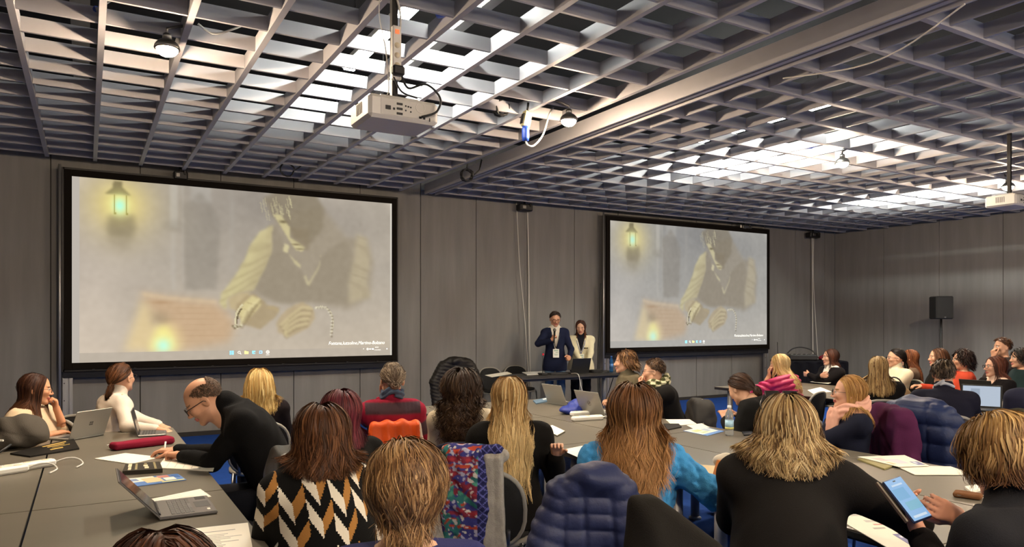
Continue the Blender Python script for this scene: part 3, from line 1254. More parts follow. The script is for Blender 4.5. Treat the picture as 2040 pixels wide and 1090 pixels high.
# ------------------------------------------------------------------ room shell
WY, WX, WL, WB, TOP = 11.0, 15.27, -3.46, -4.2, 4.7
GZ = 3.65                                  # underside of the ceiling grid
M_WALL = mat('wall_panel_grey', '#7d7b78', rough=.8, vary=.10, vscale=2.2, stretch=(3.2, 3.2, .35), bump=.25, bscale=24, spec=.2)
M_GAP = mat('wall_joint_dark', '#2c2926', rough=.9)
M_FLOOR = mat('blue_carpet', '#22468f', rough=.95, bump=.6, bscale=300, vary=.10, vscale=14, spec=.1)
M_SLAB = mat('void_black', '#191614', rough=.9, vary=.2, vscale=2)
M_GRID = mat('grid_grey_paint', '#a5a3a6', rough=.55, vary=.04, vscale=5, spec=.3)
M_BLACK = mat('black_plastic', '#141313', rough=.5)
M_DARK = mat('dark_metal', '#1f1d1c', rough=.45, metal=.4)
M_WHITE = mat('white_plastic', '#dcd8ce', rough=.45)
M_STEEL = mat('bare_steel', '#8d8b88', rough=.35, metal=.9)
M_ALU = mat('grey_aluminium', '#a9a9a9', rough=.4, metal=.7)
M_CABLE_W = mat('cable_white', '#c9c5bc', rough=.5)
M_CABLE_B = mat('cable_black', '#121212', rough=.5)
M_BLUE = mat('blue_plug', '#1d3f9a', rough=.4)
M_LED = mat('led_diffuser', '#ffffff', emit='#f6faf2', estr=LED_POWER / (math.pi * .22))
M_BULB = mat('warm_bulb', '#fff0d8', emit='#ffe2c0', estr=SPOT_POWER / (math.pi * 4 * math.pi * .05 ** 2))

fl = MB().box(((WL + WX) / 2, (WB + WY) / 2, -.05), (WX - WL + .4, WY - WB + .4, .1)).build('floor', M_FLOOR)
tag(fl, 'blue carpet floor of the conference room', kind='structure')


def wall(name, label, a, b, inward, step, first=None):
    """a wall of upright panels with recessed joints between floor points a and b"""
    a, b = Vector(a), Vector(b)
    L = (b - a).length
    u = (b - a) / L
    n = Vector(inward)
    w = MB()
    mid = (a + b) / 2 - n * .09
    sz = (L if abs(u.x) > .5 else .14, L if abs(u.y) > .5 else .14, TOP)
    w.box((mid.x, mid.y, TOP / 2), sz)
    o = w.build(name, M_GAP)
    tag(o, label, kind='structure')
    t = 0.0
    nxt = first or step
    k = 0
    while t < L - .02:
        e = min(L, nxt)
        c = a + u * ((t + e) / 2) - n * (.012 if k % 2 else .010)
        wd = e - t - .010
        p = MB().box((c.x, c.y, TOP / 2), (wd if abs(u.x) > .5 else .024, wd if abs(u.y) > .5 else .024, TOP - .01), bev=.003)
        p.build('panel', M_WALL, o)
        t, nxt = e, e + step
        k += 1
    return o


wall('wall_front', 'grey panelled wall behind the two projection screens', (WL, WY, 0), (WX, WY, 0), (0, -1, 0), 1.02)
wall('wall_right', 'grey panelled side wall behind the loudspeaker', (WX, WY, 0), (WX, WB, 0), (-1, 0, 0), 1.22)
wall('wall_left', 'grey panelled side wall', (WL, WB, 0), (WL, WY, 0), (1, 0, 0), 1.22)
wall('wall_back', 'grey panelled rear wall', (WX, WB, 0), (WL, WB, 0), (0, 1, 0), 1.22)
bb = MB().box(((WL + WX) / 2, WY - .012, .03), (WX - WL, .02, .06)).build('baseboard_front', M_GAP)
tag(bb, 'dark strip at the foot of the front wall', kind='structure')

# ceiling: black void slab, slatted grid in two sections, main beam
ce = MB().box(((WL + WX) / 2, (WB + WY) / 2, TOP + .06), (WX - WL, WY - WB, .12)).build('ceiling', M_SLAB)
tag(ce, 'black ceiling void behind a grey slatted grid', kind='structure')
H_GRID, T_BEAM, T_SLAT = .118, .044, .024
BX, BY = .52, .44


def in_view(x, y, z=GZ):
    s = x * math.sin(YAW) + y * math.cos(YAW)
    if s < .5:
        return None
    px = 1020 + FPX * (x * math.cos(YAW) - y * math.sin(YAW)) / s
    py = 640 - FPX * (z - EYE) / s
    return s if -60 < px < 2100 and -60 < py < 700 else None


def box_mesh(name, s):
    m = MB().box((0, 0, 0), s)
    me = bpy.data.meshes.new(name)
    me.from_pydata([tuple(p) for p in m.v], [], m.f)
    me.materials.append(M_GRID)
    return me


zc = GZ + H_GRID / 2
g1 = empty('grid_section', parent=ce)
g2 = empty('grid_section', parent=ce)
me_b1 = box_mesh('beam', (T_BEAM, WY - .25 - WB, H_GRID))
x = .09 - 6 * BX
beams1 = []
while x < 4.5:
    beams1.append(x)
    link('beam', me_b1, parent=g1, loc=(x, (WY - .25 + WB) / 2, zc))
    x += BX
me_s1 = box_mesh('slat', (BX - T_BEAM - .002, T_SLAT, H_GRID - .012))
cand = []
for x0 in beams1[:-1]:
    y = 10.62
    while y > WB + .3:
        cand.append((x0 + BX / 2, y))
        y -= BY
rest = MB()


def split(cand, me, parent, size):
    vis = sorted([(in_view(*c), c) for c in cand if in_view(*c)])
    keep = set(c for _, c in vis[:298])
    left = MB()
    for c in cand:
        if c in keep:
            link('slat', me, parent=parent, loc=(c[0], c[1], zc + .004))
        else:
            left.box((c[0], c[1], zc + .004), size)
    if left.v:
        o = left.build('slat_rows', M_GRID, parent)
        o['kind'] = 'stuff'


split(cand, me_s1, g1, (BX - T_BEAM - .002, T_SLAT, H_GRID - .012))
X2 = 4.90
me_b2 = box_mesh('beam', (WX - X2 - .1, T_BEAM, H_GRID))
ys = []
y = 3.40 + 14 * BX - .02
while y > WB + .2:
    ys.append(y)
    link('beam', me_b2, parent=g2, loc=((X2 + WX - .1) / 2, y, zc))
    y -= BX
me_s2 = box_mesh('slat', (T_SLAT, BX - T_BEAM - .002, H_GRID - .012))
cand = []
for y0 in ys[:-1]:
    x = X2 + .30
    while x < WX - .15:
        cand.append((x, y0 - BX / 2))
        x += BY
split(cand, me_s2, g2, (T_SLAT, BX - T_BEAM - .002, H_GRID - .012))
mbm = MB()
mbm.box((4.76, (WY - .25 + WB) / 2, GZ + .035), (.20, WY - .25 - WB, .03))
mbm.box((4.67, (WY - .25 + WB) / 2, GZ + .06), (.02, WY - .25 - WB, .16))
mbm.box((4.85, (WY - .25 + WB) / 2, GZ + .06), (.02, WY - .25 - WB, .16))
mbm.box((4.76, (WY - .25 + WB) / 2, GZ + .008), (.05, WY - .25 - WB, .03))
mbm.build('main_beam', M_GRID, ce)
# trays and hangers in the void
for (xa, ya, xb, yb, z, w) in ((2.62, -3, 2.62, 10.4, 3.98, .09), (-.05, -3, -.05, 10.5, 4.2, .14), (8.9, -3, 8.9, 10.5, 4.15, .16), (13.2, -3, 13.2, 10.4, 4.1, .12)):
    t = MB()
    t.box(((xa + xb) / 2, (ya + yb) / 2, z), (w, yb - ya, .012))
    t.box(((xa + xb) / 2 - w / 2, (ya + yb) / 2, z + .025), (.006, yb - ya, .05))
    t.box(((xa + xb) / 2 + w / 2, (ya + yb) / 2, z + .025), (.006, yb - ya, .05))
    yy = ya + .5
    while yy < yb:
        t.tube([(xa, yy, z), (xa, yy, TOP)], .005, 6)
        yy += 1.6
    t.build('cable_tray', M_STEEL, ce)


def strip_light(x, y, label):
    r = empty('ceiling_light', (x, y, 4.06))
    tag(r, label, 'light', 'strip lights above the grid')
    MB().box((0, 0, .045), (.13, 2.26, .06), bev=.008).build('housing', M_WHITE, r)
    MB().box((0, 0, .004), (.10, 2.20, .02)).build('diffuser', M_LED, r)
    for yy in (-.9, .9):
        MB().tube([(0, yy, .075), (0, yy, TOP - 4.06)], .006, 6).build('hanger', M_STEEL, r)
    return r


strip_light(2.21, 5.85, 'long white strip light above the grid by the white projector')
strip_light(7.26, 6.35, 'long white strip light showing as three bright dashes over the middle tables')
strip_light(11.7, 6.9, 'long white strip light above the grid near the side wall')
strip_light(2.07, -1.2, 'long white strip light out of view above the near table end')
strip_light(6.50, -1.2, 'long white strip light out of view above the middle aisle')
strip_light(11.3, -1.2, 'long white strip light out of view along the side wall')


def warm_lamp(x, y, z, label):
    r = empty('spot_lamp', (x, y, z))
    if x < 4.7:                                # the bracket reaches the nearest beam
        DX = (min(beams1, key=lambda q: abs(q - x)) - x, 0)
    else:
        DX = (0, min(ys, key=lambda q: abs(q - y)) - y)
    tag(r, label, 'lamp', 'warm lamps hanging from the grid')
    s = MB()
    n = 10
    prof = [(.002 + .070 * math.sin(math.pi * k / n), -.056 * math.cos(math.pi * k / n)) for k in range(n + 1)]
    s.lathe(prof, n=16)
    s.build('bulb', M_BULB, r)
    b = MB()
    prof = [(.086 * math.cos(a), .072 * math.sin(a) - .004) for a in [k * math.pi / 16 for k in range(8)]]  # hood dome, added to block the bulb's upward light
    prof += [(.081 * math.cos(a), .067 * math.sin(a) - .004) for a in [k * math.pi / 16 for k in range(7, -1, -1)]]
    b.lathe(prof + [prof[0]], n=18)
    b.lathe([(.03, .065), (.03, .10), (.015, .11)], n=12)
    b.tube([(0, 0, .10), (0, 0, .14), (DX[0], DX[1], GZ - z + .06)], .011, 8)
    b.build('bracket', M_STEEL, r)
    return r


for (px, py, lab) in ((333, 97, 'warm round lamp hanging from the grid above the first screen'),
                      (1133, 240, 'warm round lamp beside the hanging blue plug'),
                      (1678, 325, 'warm round lamp below the grid in front of the second screen'),
                      (2008, 372, 'warm round lamp beside the second projector')):
    p = on_plane(px, py, 3.52)
    warm_lamp(p.x, p.y, 3.52, lab)
M_FILL_TUBE = mat('fill_tube', '#ffffff', emit='#fff0dc', estr=FILL_TUBE_POWER / (math.pi * 2 * math.pi * .05 * 2.4))  # added unseen tubes that fill the grid faces and front wall with light
for x, lab in ((.3, 'laptop table'), (5.0, 'middle tables'), (9.6, 'side tables')):
    r = empty('fill_light', (x, -2.0, 2.9))
    tag(r, 'added white fill light tube out of view behind the %s' % lab, 'light')
    MB().tube([(-1.2, 0, 0), (1.2, 0, 0)], .05, 14).build('tube', M_FILL_TUBE, r)
    for sx in (-1, 1):
        MB().tube([(sx * 1.2, 0, 0), (sx * 1.24, 0, 0)], .055, 14).build('end_cap', M_WHITE, r)
        MB().tube([(sx * 1.0, 0, .05), (sx * 1.0, 0, TOP - 2.9)], .004, 6).build('hanger', M_STEEL, r)
for x in (.5, 4.0, 7.9):
    warm_lamp(x, -.6, 3.52, 'warm round lamp out of view over the near end of the %s' % {.5: 'laptop table', 4.0: 'middle tables', 7.9: 'side tables'}[x])

# ------------------------------------------------------------------ projected picture (flat image on the cloth, as fine coloured cells)
def paint(w, h, warm):
    u, v = np.meshgrid((np.arange(w) + .5) / w, (np.arange(h) + .5) / h)
    base = np.array([176, 166, 152]) if warm else np.array([166, 163, 157])
    I = np.ones((h, w, 3)) * base
    I += (np.array([26, 22, 16]) * np.clip((v - .45) / .6, 0, 1)[..., None])
    I += np.array([14, 12, 12]) * np.exp(-((u - .02) / .18) ** 2)[..., None]
    I -= np.array([16, 15, 12]) * np.exp(-(((u - .55) / .35) ** 2 + ((v - .05) / .22) ** 2))[..., None]

    def blur(a, s):
        r = max(1, int(s * w * 2.5))
        k = np.exp(-.5 * (np.arange(-r, r + 1) / (s * w)) ** 2)
        k /= k.sum()
        a = np.apply_along_axis(lambda m: np.convolve(np.pad(m, r, 'edge'), k, 'valid'), 0, a)
        return np.apply_along_axis(lambda m: np.convolve(np.pad(m, r, 'edge'), k, 'valid'), 1, a)

    def poly(pts, soft):
        x, y = u, v
        ins = np.zeros((h, w), bool)
        n = len(pts)
        for i in range(n):
            x1, y1 = pts[i]
            x2, y2 = pts[(i + 1) % n]
            c = ((y1 > y) != (y2 > y)) & (x < (x2 - x1) * (y - y1) / (y2 - y1 + 1e-12) + x1)
            ins ^= c
        return blur(ins.astype(float), soft)

    def lay(mask, c, a=1.0):
        nonlocal I
        m = (mask * a)[..., None]
        I = I * (1 - m) + np.array(c) * m

    def blob(cu, cv, su, sv):
        return np.exp(-(((u - cu) / su) ** 2 + ((v - cv) / sv) ** 2))

    rs = np.random.RandomState(4)
    nz = blur(rs.normal(size=(h, w)), .006) * 22
    nz2 = blur(rs.normal(size=(h, w)), .03) * 260
    # doorway and dark figure behind
    lay(poly([(.262, -.1), (.286, -.1), (.286, .24), (.262, .24)], .004), (200, 196, 188), .5)
    lay(poly([(.266, .27), (.280, .27), (.278, .60), (.268, .60)], .004), (190, 184, 174), .35)
    lay(poly([(.296, -.1), (.304, -.1), (.304, .56), (.298, .56)], .003), (186, 180, 170), .3)
    lay(poly([(.440, -.1), (.456, -.1), (.452, .5), (.444, .5)], .006), (182, 176, 166), .3)
    lay(poly([(.325, -.1), (.385, -.1), (.385, .09), (.325, .09)], .006), (196, 192, 184), .40)
    lay(poly([(.302, .118), (.33, .07), (.351, .03), (.375, .07), (.389, .106), (.414, .2), (.401, .592), (.308, .596)], .006), (146, 138, 126), .55)
    lay(poly([(.248, .20), (.300, .20), (.30, .27), (.248, .26)], .008), (146, 138, 126), .40)
    I += (nz2 * .5)[..., None] * np.array([1, .95, .85]) * .5
    # lantern
    lay(blob(.125, .14, .105, .19), (216, 196, 132), .75)
    lay(blob(.125, .13, .060, .11), (236, 216, 134), .8)
    lay(poly([(.094, .194), (.162, .185), (.170, .268), (.155, .31), (.10, .31), (.089, .274)], .008), (140, 128, 100), .72)
    lay(blob(.128, .33, .04, .06), (150, 138, 116), .5)
    lay(poly([(.084, .081), (.105, .043), (.108, .009), (.131, .005), (.133, .039), (.156, .081)], .003), (128, 116, 82), .9)
    lay(blob(.124, .132, .030, .062), (244, 240, 150), 1.0)
    lay(blob(.125, .140, .016, .038), (190, 255, 222), 1.0)
    for q in (.108, .140):
        lay(poly([(q, .08), (q + .004, .08), (q + .006, .19), (q + .002, .19)], .0015), (150, 140, 70), .7)
    # table top and flame
    lay(poly([(.179, .615), (.254, .640), (.401, .662), (.46, .788), (.44, .90), (.302, .943), (.219, .764)], .014), (204, 170, 132), .8)
    lay(poly([(.179, .612), (.254, .636), (.401, .658), (.401, .672), (.254, .652), (.19, .635)], .005), (222, 196, 158), .7)
    lay(blob(.24, .67, .035, .012), (182, 148, 112), .6)
    for k in range(7):
        vv = .70 + .032 * k
        lay(blob(.33 + .05 * math.sin(k * 3), vv, .05 + .02 * (k % 3), .005), (184, 152, 118), .28)
    lay(poly([(.135, .945), (.150, .86), (.168, .76), (.186, .647), (.212, .72), (.222, .80), (.270, .78), (.295, .83), (.306, .945)], .012), (232, 206, 150), .75)
    lay(blob(.237, .76, .028, .04), (170, 150, 120), .7)
    lay(poly([(.205, .945), (.215, .87), (.228, .81), (.255, .80), (.272, .85), (.285, .945)], .010), (250, 238, 150), .95)
    lay(blob(.245, .915, .022, .04), (200, 255, 225), .95)
    cut = (v > .948)
    I[cut] = (np.array([190, 178, 162]) if warm else np.array([182, 178, 171]))
    # the seated man
    D1, D2 = (160, 147, 126), (152, 140, 120)
    lay(poly([(.576, .196), (.60, .12), (.743, .06), (.83, .24), (.906, .241), (.93, .40), (.915, .62), (.84, .70), (.698, .66), (.60, .668), (.50, .62), (.45, .55), (.50, .40)], .010), D1, .75)
    lay(poly([(.576, .196), (.6, .233), (.632, .368), (.676, .485), (.693, .555), (.72, .503), (.743, .359), (.829, .249), (.859, .371), (.841, .559), (.841, .663), (.698, .656), (.6, .668), (.537, .611), (.516, .573), (.571, .354)], .006), D2, .7)
    arm = poly([(.576, .196), (.537, .235), (.508, .311), (.485, .419), (.455, .518), (.415, .615), (.41, .672), (.43, .71), (.435, .640), (.475, .604), (.515, .590), (.530, .533), (.551, .454), (.573, .354)], .004)
    lay(arm, (206, 194, 146), .95)
    st = np.sin((v * 1.5 + u * 1.1) * 62 + nz2 * .12 + 2.2 * np.sin(u * 40 + v * 22))
    lay(blur(arm * np.clip(st, 0, 1), .003), (176, 162, 122), .55)
    lay(arm * np.clip((u - .50 - .22 * (.42 - v)) / .06, 0, 1), (168, 152, 122), .55)
    lay(poly([(.87, .213), (.906, .241), (.918, .387), (.906, .514), (.918, .619), (.841, .663), (.838, .549), (.859, .371)], .008), (190, 176, 144), .7)
    lay(poly([(.87, .213), (.906, .241), (.918, .387), (.906, .514), (.918, .619), (.841, .663), (.838, .549), (.859, .371)], .008) * np.clip(np.sin((v * 1.2 - u) * 60 + 2 * np.sin(v * 26)), 0, 1), (166, 152, 126), .45)
    # head: dark hair, lit side of the face
    lay(poly([(.548, .03), (.60, -.02), (.72, -.02), (.752, .07), (.745, .20), (.70, .30), (.64, .24), (.60, .17), (.57, .13)], .006), (140, 128, 106), .75)
    rs2 = np.random.RandomState(9)
    for k in range(26):
        a = .535 + .10 * rs2.rand()
        b = .0 + .12 * rs2.rand()
        lay(poly([(a, b), (a + .004, b), (a + .010, b + .06), (a + .006, b + .06)], .0012), (206, 196, 154), .38)
    lay(poly([(.579, .128), (.603, .124), (.617, .16), (.634, .20), (.636, .262), (.665, .290), (.687, .314), (.676, .345), (.654, .337), (.638, .298), (.622, .25), (.607, .205)], .003), (206, 194, 148), .95)
    lay(blob(.612, .168, .014, .010), (110, 98, 74), .8)
    lay(blob(.655, .303, .014, .006), (128, 112, 84), .8)
    lay(blob(.668, .330, .016, .006), (120, 106, 82), .6)
    lay(poly([(.636, .20), (.70, .20), (.70, .34), (.665, .30), (.640, .262)], .006), (142, 128, 104), .7)
    lay(poly([(.611, .35), (.616, .3), (.632, .309), (.627, .359)], .003), (214, 202, 158), .9)
    lay(poly([(.632, .368), (.668, .425), (.672, .456), (.650, .42)], .003), (204, 192, 150), .85)
    lay(poly([(.690, .545), (.704, .514), (.732, .431), (.740, .35), (.735, .44), (.700, .556)], .003), (196, 184, 146), .7)
    lay(poly([(.68, .50), (.693, .555), (.700, .54), (.688, .49)], .003), (200, 188, 150), .7)
    # forearm, fists, hands, cuffs
    lay(poly([(.435, .640), (.475, .604), (.505, .600), (.500, .66), (.47, .72), (.44, .70)], .005), (196, 176, 132), .8)
    hl = poly([(.46, .68), (.490, .63), (.515, .61), (.547, .65), (.56, .68), (.6, .690), (.589, .747), (.537, .826), (.485, .796), (.462, .73)], .004)
    lay(hl, (172, 152, 116), .8)
    lay(poly([(.511, .621), (.540, .648), (.540, .680), (.512, .735), (.485, .787), (.467, .735), (.485, .665)], .004), (218, 204, 150), .95)
    for a, b in ((.505, .66), (.495, .70), (.485, .745)):
        lay(poly([(a - .012, b), (a + .026, b + .022), (a + .026, b + .030), (a - .012, b + .008)], .002), (176, 156, 114), .5)
    hr = poly([(.589, .787), (.605, .74), (.622, .707), (.650, .675), (.676, .656), (.700, .680), (.715, .706), (.72, .757), (.698, .817), (.632, .876), (.595, .846)], .004)
    lay(hr, (186, 166, 130), .85)
    for k in range(4):
        a = .600 + .004 * k
        b = .775 + .028 * k
        lay(poly([(a, b), (.69 - .004 * k, b - .085), (.694, b - .078), (a, b + .010)], .0025), (210, 192, 150), .0)
        lay(poly([(a, b + .012), (.69 - .004 * k, b - .070), (.694, b - .062), (a, b + .020)], .0025), (158, 139, 108), .0)

    def line(pts, wd, c, a=.8, soft=.0012):
        for (x1, y1), (x2, y2) in zip(pts, pts[1:]):
            dx, dy = x2 - x1, y2 - y1
            L = math.hypot(dx, dy * .55) + 1e-6
            nx, ny = -dy * .55 / L * wd, dx / L * wd * 1.8
            lay(poly([(x1 + nx, y1 + ny), (x2 + nx, y2 + ny), (x2 - nx, y2 - ny), (x1 - nx, y1 - ny)], soft), c, a)
    for k in range(4):                      # fingers of the right hand, lit along their upper side
        q = [(.712 - .006 * k, .700 + .030 * k), (.676 - .008 * k, .690 + .040 * k), (.634 - .006 * k, .745 + .036 * k), (.603 + .008 * k, .805 + .022 * k)]
        line([(a, v_ + .012) for a, v_ in q], .006, (140, 122, 92), .35, .003)
        line(q, .0055, (216, 200, 154), .55, .003)
    for k in range(4):                      # left fist
        q = [(.534 - .014 * k, .640 + .022 * k), (.512 - .012 * k, .690 + .030 * k), (.492 - .006 * k, .745 + .022 * k)]
        line([(a + .006, v_ + .010) for a, v_ in q], .005, (140, 122, 92), .35, .0025)
        line(q, .0048, (224, 210, 160), .55, .0025)
    line([(.560, .690), (.585, .700), (.598, .720)], .006, (186, 166, 126), .6, .003)
    line([(.482, .675), (.470, .70), (.462, .729), (.457, .796)], .003, (226, 216, 176))
    line([(.478, .70), (.466, .74), (.462, .79)], .0022, (96, 84, 62))
    for k in range(12):
        a = .45 + .03 * rs2.rand()
        lay(blob(a, .80 + .025 * rs2.rand(), .004, .006), (112, 98, 72) if k % 2 else (228, 220, 186), .8)
    line([(.722, .690), (.742, .683), (.760, .690), (.777, .726), (.784, .787), (.777, .859)], .0022, (222, 212, 180))
    for k in range(26):
        q = k / 25
        a = np.interp(q, [0, .3, .55, 1], [.722, .760, .778, .774])
        b = np.interp(q, [0, .3, .55, 1], [.692, .692, .75, .87])
        lay(blob(a + .004 * (k % 2), b + .003, .0035, .006), (120, 106, 84) if k % 2 else (236, 228, 200), .7)
    I += (nz * .35)[..., None]
    if not warm:
        g = I.mean(-1, keepdims=True)
        I = I * .78 + g * .22
        I = I * .97
    # light edge where the cloth is not covered
    if warm:
        I[:, u[0] > .992] = (214, 208, 196)
        I[:, u[0] < .020] = (190, 182, 172)
    return np.clip(I, 0, 255) / 255.0


M_PIC = mat('projected_light', '#101010', rough=.9, spec=0.0)
_nt = M_PIC.node_tree
_a = _nt.nodes.new('ShaderNodeAttribute')
_a.attribute_name = 'Col'
_nt.links.new(_a.outputs['Color'], _nt.nodes['Principled BSDF'].inputs['Emission Color'])
_nt.nodes['Principled BSDF'].inputs['Emission Strength'].default_value = 1.0
M_BORDER = mat('screen_border_black', '#17130f', rough=.85, spec=.1)
M_TEXT = mat('projected_text', '#f4f6f4', emit='#fbfdf6', estr=1.0)
M_SKIRT = mat('screen_skirt_navy', '#14161f', rough=.9)


def screen(x0, x1, z0, z1, label, warm):
    W, Hh = x1 - x0, z1 - z0
    yy = WY - .22
    r = empty('projection_screen', ((x0 + x1) / 2, yy, 0))
    tag(r, label, 'screen')
    w, h = 312, 174
    I = paint(w, h, warm)
    Lc = np.where(I <= .04045, I / 12.92, ((I + .055) / 1.055) ** 2.4)
    gx, gz = np.meshgrid(np.linspace(-W / 2, W / 2, w + 1), np.linspace(z1, z0, h + 1))
    V = np.stack([gx, np.zeros_like(gx), gz], -1).reshape(-1, 3)
    i = np.arange(h)[:, None] * (w + 1) + np.arange(w)[None]
    F = np.stack([i, i + w + 1, i + w + 2, i + 1], -1).reshape(-1, 4)
    link('picture', np_mesh('picture', V, F, fcol=Lc.reshape(-1, 3), smooth=False), M_PIC, r)
    cl = MB().box((0, .012, (z0 + z1) / 2), (W, .012, Hh)).build('cloth', M_WHITE, r)
    b = .085
    f = MB()
    f.box((-W / 2 - b / 2, .01, (z0 + z1) / 2), (b, .03, Hh + 2 * b), bev=.004)
    f.box((W / 2 + b / 2, .01, (z0 + z1) / 2), (b, .03, Hh + 2 * b), bev=.004)
    f.box((0, .01, z1 + b / 2), (W, .03, b), bev=.004)
    f.box((0, .01, z0 - b / 2), (W, .03, b), bev=.004)
    f.build('border', M_BORDER, r)
    t = MB()
    o = W / 2 + b + .012
    for sx in (-1, 1):
        t.box((sx * o, .035, (z0 + z1) / 2), (.03, .03, Hh + 2 * b + .05))
    t.box((0, .035, z1 + b + .012), (2 * o, .03, .03))
    t.box((0, .035, z0 - b - .012), (2 * o, .03, .03))
    t.build('frame', M_DARK, r)
    MB().tube([(-o - .035, .03, .0), (-o - .035, .03, z1 + b + .06)], .016, 10).build('upright_pole', M_ALU, r)
    MB().box((0, .06, z0 - b - .06), (2 * o, .03, .10)).build('lower_rail', M_SKIRT, r)
    for sx in (-1, 1):
        g = MB()
        xx = sx * (o - .05)
        zl = z0 - b - .10
        g.prism([(-.055, -.02), (-.02, -.02), (-.02, .004), (.02, .004), (.02, -.02), (.055, -.02), (.055, .02), (-.055, .02)], 0, zl, c=(xx, .07, 0))
        g.build('leg', M_ALU, r)
        MB().box((xx, -.02, .02), (.09, .50, .03), bev=.004).build('foot', M_ALU, r)
        for q in range(4):
            MB().tube([(xx - .037, .044, .15 + .22 * q), (xx - .037, .052, .15 + .22 * q)], .007, 8).build('bolt', M_BLACK, r)
    # clips along the rail
    for q in range(9):
        k = MB().box((-W / 2 + W * (q + .5) / 9, -.008, z0 - b - .004), (.03, .012, .012)).build('clip', M_BLACK, r)
    # caption and task bar marks, lying flat on the cloth
    M = Matrix.Translation((W * (.766 - .5), -.004, z1 - Hh * .926)) @ Matrix.Rotation(RAD(90), 4, 'X')
    text_mesh('Fontana,Iuzzolino,Martino-Bolzano', .072, 'caption', M_TEXT, r, M, shear=.22, width=W * .205)
    M = Matrix.Translation((W * (.936 - .5), -.004, z1 - Hh * .951)) @ Matrix.Rotation(RAD(90), 4, 'X')
    text_mesh('09:37', .026, 'clock_text', M_TEXT, r, M)
    M = Matrix.Translation((W * (.932 - .5), -.004, z1 - Hh * .967)) @ Matrix.Rotation(RAD(90), 4, 'X')
    text_mesh('13/02/2025', .024, 'clock_text', M_TEXT, r, M)

    def mark(uu, vv, shapes, m):
        k = MB()
        for (dx, dz, sx, sz) in shapes:
            k.box((dx, 0, dz), (sx, .003, sz))
        ob = k.build('taskbar_icon', m, r)
        ob.location = (W * (uu - .5), -.004, z1 - Hh * vv)
    cy = mat('icon_cyan', '#7fd4e8', emit='#93dcef', estr=.9)
    ye = mat('icon_yellow', '#ece08a', emit='#efe6a0', estr=.9)
    bl = mat('icon_blue', '#8fbfe0', emit='#9fd0ee', estr=.9)
    wh = M_TEXT
    q = .026
    mark(.447, .963, [(-.015, .015, q, q), (.015, .015, q, q), (-.015, -.015, q, q), (.015, -.015, q, q)], cy)
    ring = [(.016 * math.cos(a) - .004, .016 * math.sin(a) + .004, .008, .008) for a in [k * .7854 for k in range(8)]]
    mark(.471, .963, ring + [(.014, -.016, .008, .008), (.02, -.021, .008, .008)], wh)
    mark(.493, .963, [(0, -.004, .056, .036), (-.016, .018, .024, .01)], ye)
    mark(.516, .963, [(0, .012, .044, .02), (-.012, -.008, .02, .02), (.004, -.018, .036, .012)], cy)
    mark(.538, .963, [(-.014, 0, .012, .04), (.004, .016, .034, .012), (.004, -.016, .034, .012), (.018, .0, .012, .026)], bl)
    mark(.561, .963, [(.020 * math.cos(a), .020 * math.sin(a), .009, .009) for a in [k * .628 for k in range(10)]] + [(0, 0, .012, .012), (0, -.04, .05, .005)], wh)
    mark(.893, .957, [(-.003, .003, .004, .012), (.003, .003, .004, .012)], wh)
    mark(.908, .957, [(.013 * math.cos(a), .013 * math.sin(a), .008, .008) for a in [k * .7854 for k in range(8)]], wh)
    mark(.917, .957, [(0, 0, .026, .016)], wh)
    mark(.927, .957, [(0, 0, .032, .020)], wh)
    mark(.981, .958, [(0, 0, .018, .018)], wh)
    return r


screen(-.165, 4.12, 1.07, 3.44, 'large projection screen with yellow toned picture, nearest the table with the grey backpack', True)
screen(8.42, 12.67, 1.10, 3.48, 'projection screen behind the two presenters, near the corner with the black mixer table', False)
# ------------------------------------------------------------------ tables and chairs
TZ = .742
M_TOP = mat('table_laminate', '#665f53', rough=.36, vary=.04, vscale=6, spec=.35)
M_EDGE = mat('table_edge', '#2b2825', rough=.5)
M_LEG = mat('table_leg_grey', '#9c9fa2', rough=.4, metal=.3)
M_RAIL = mat('table_rail', '#4b4b4c', rough=.5, metal=.4)


def table(x0, x1, y0, y1, label, group=None, top=TZ, topm=None):
    r = empty('table', ((x0 + x1) / 2, (y0 + y1) / 2, 0))
    tag(r, label, 'table', group)
    w, d = x1 - x0 - .006, y1 - y0 - .006
    MB().box((0, 0, top - .004), (w, d, .008)).build('tabletop', topm or M_TOP, r)
    MB().box((0, 0, top - .022), (w, d, .027), bev=.002).build('top_edge', M_EDGE, r)
    long_y = d > w
    for sa in (-1, 1):
        for sb in (-1, 1):
            lx = sb * (w / 2 - .12) if long_y else sa * (w / 2 - .16)
            ly = sa * (d / 2 - .16) if long_y else sb * (d / 2 - .12)
            l = MB()
            l.tube([(lx, ly, .02), (lx, ly, top - .035)], .034, 14)
            l.lathe([(.05, 0), (.05, .012), (.034, .022)], (lx, ly, 0), n=14)
            l.build('leg', M_LEG, r)
    for sa in (-1, 1):
        if long_y:
            MB().box((sa * (w / 2 - .12), 0, top - .055), (.04, d - .36, .04)).build('rail', M_RAIL, r)
        else:
            MB().box((0, sa * (d / 2 - .12), top - .055), (w - .36, .04, .04)).build('rail', M_RAIL, r)
    return r


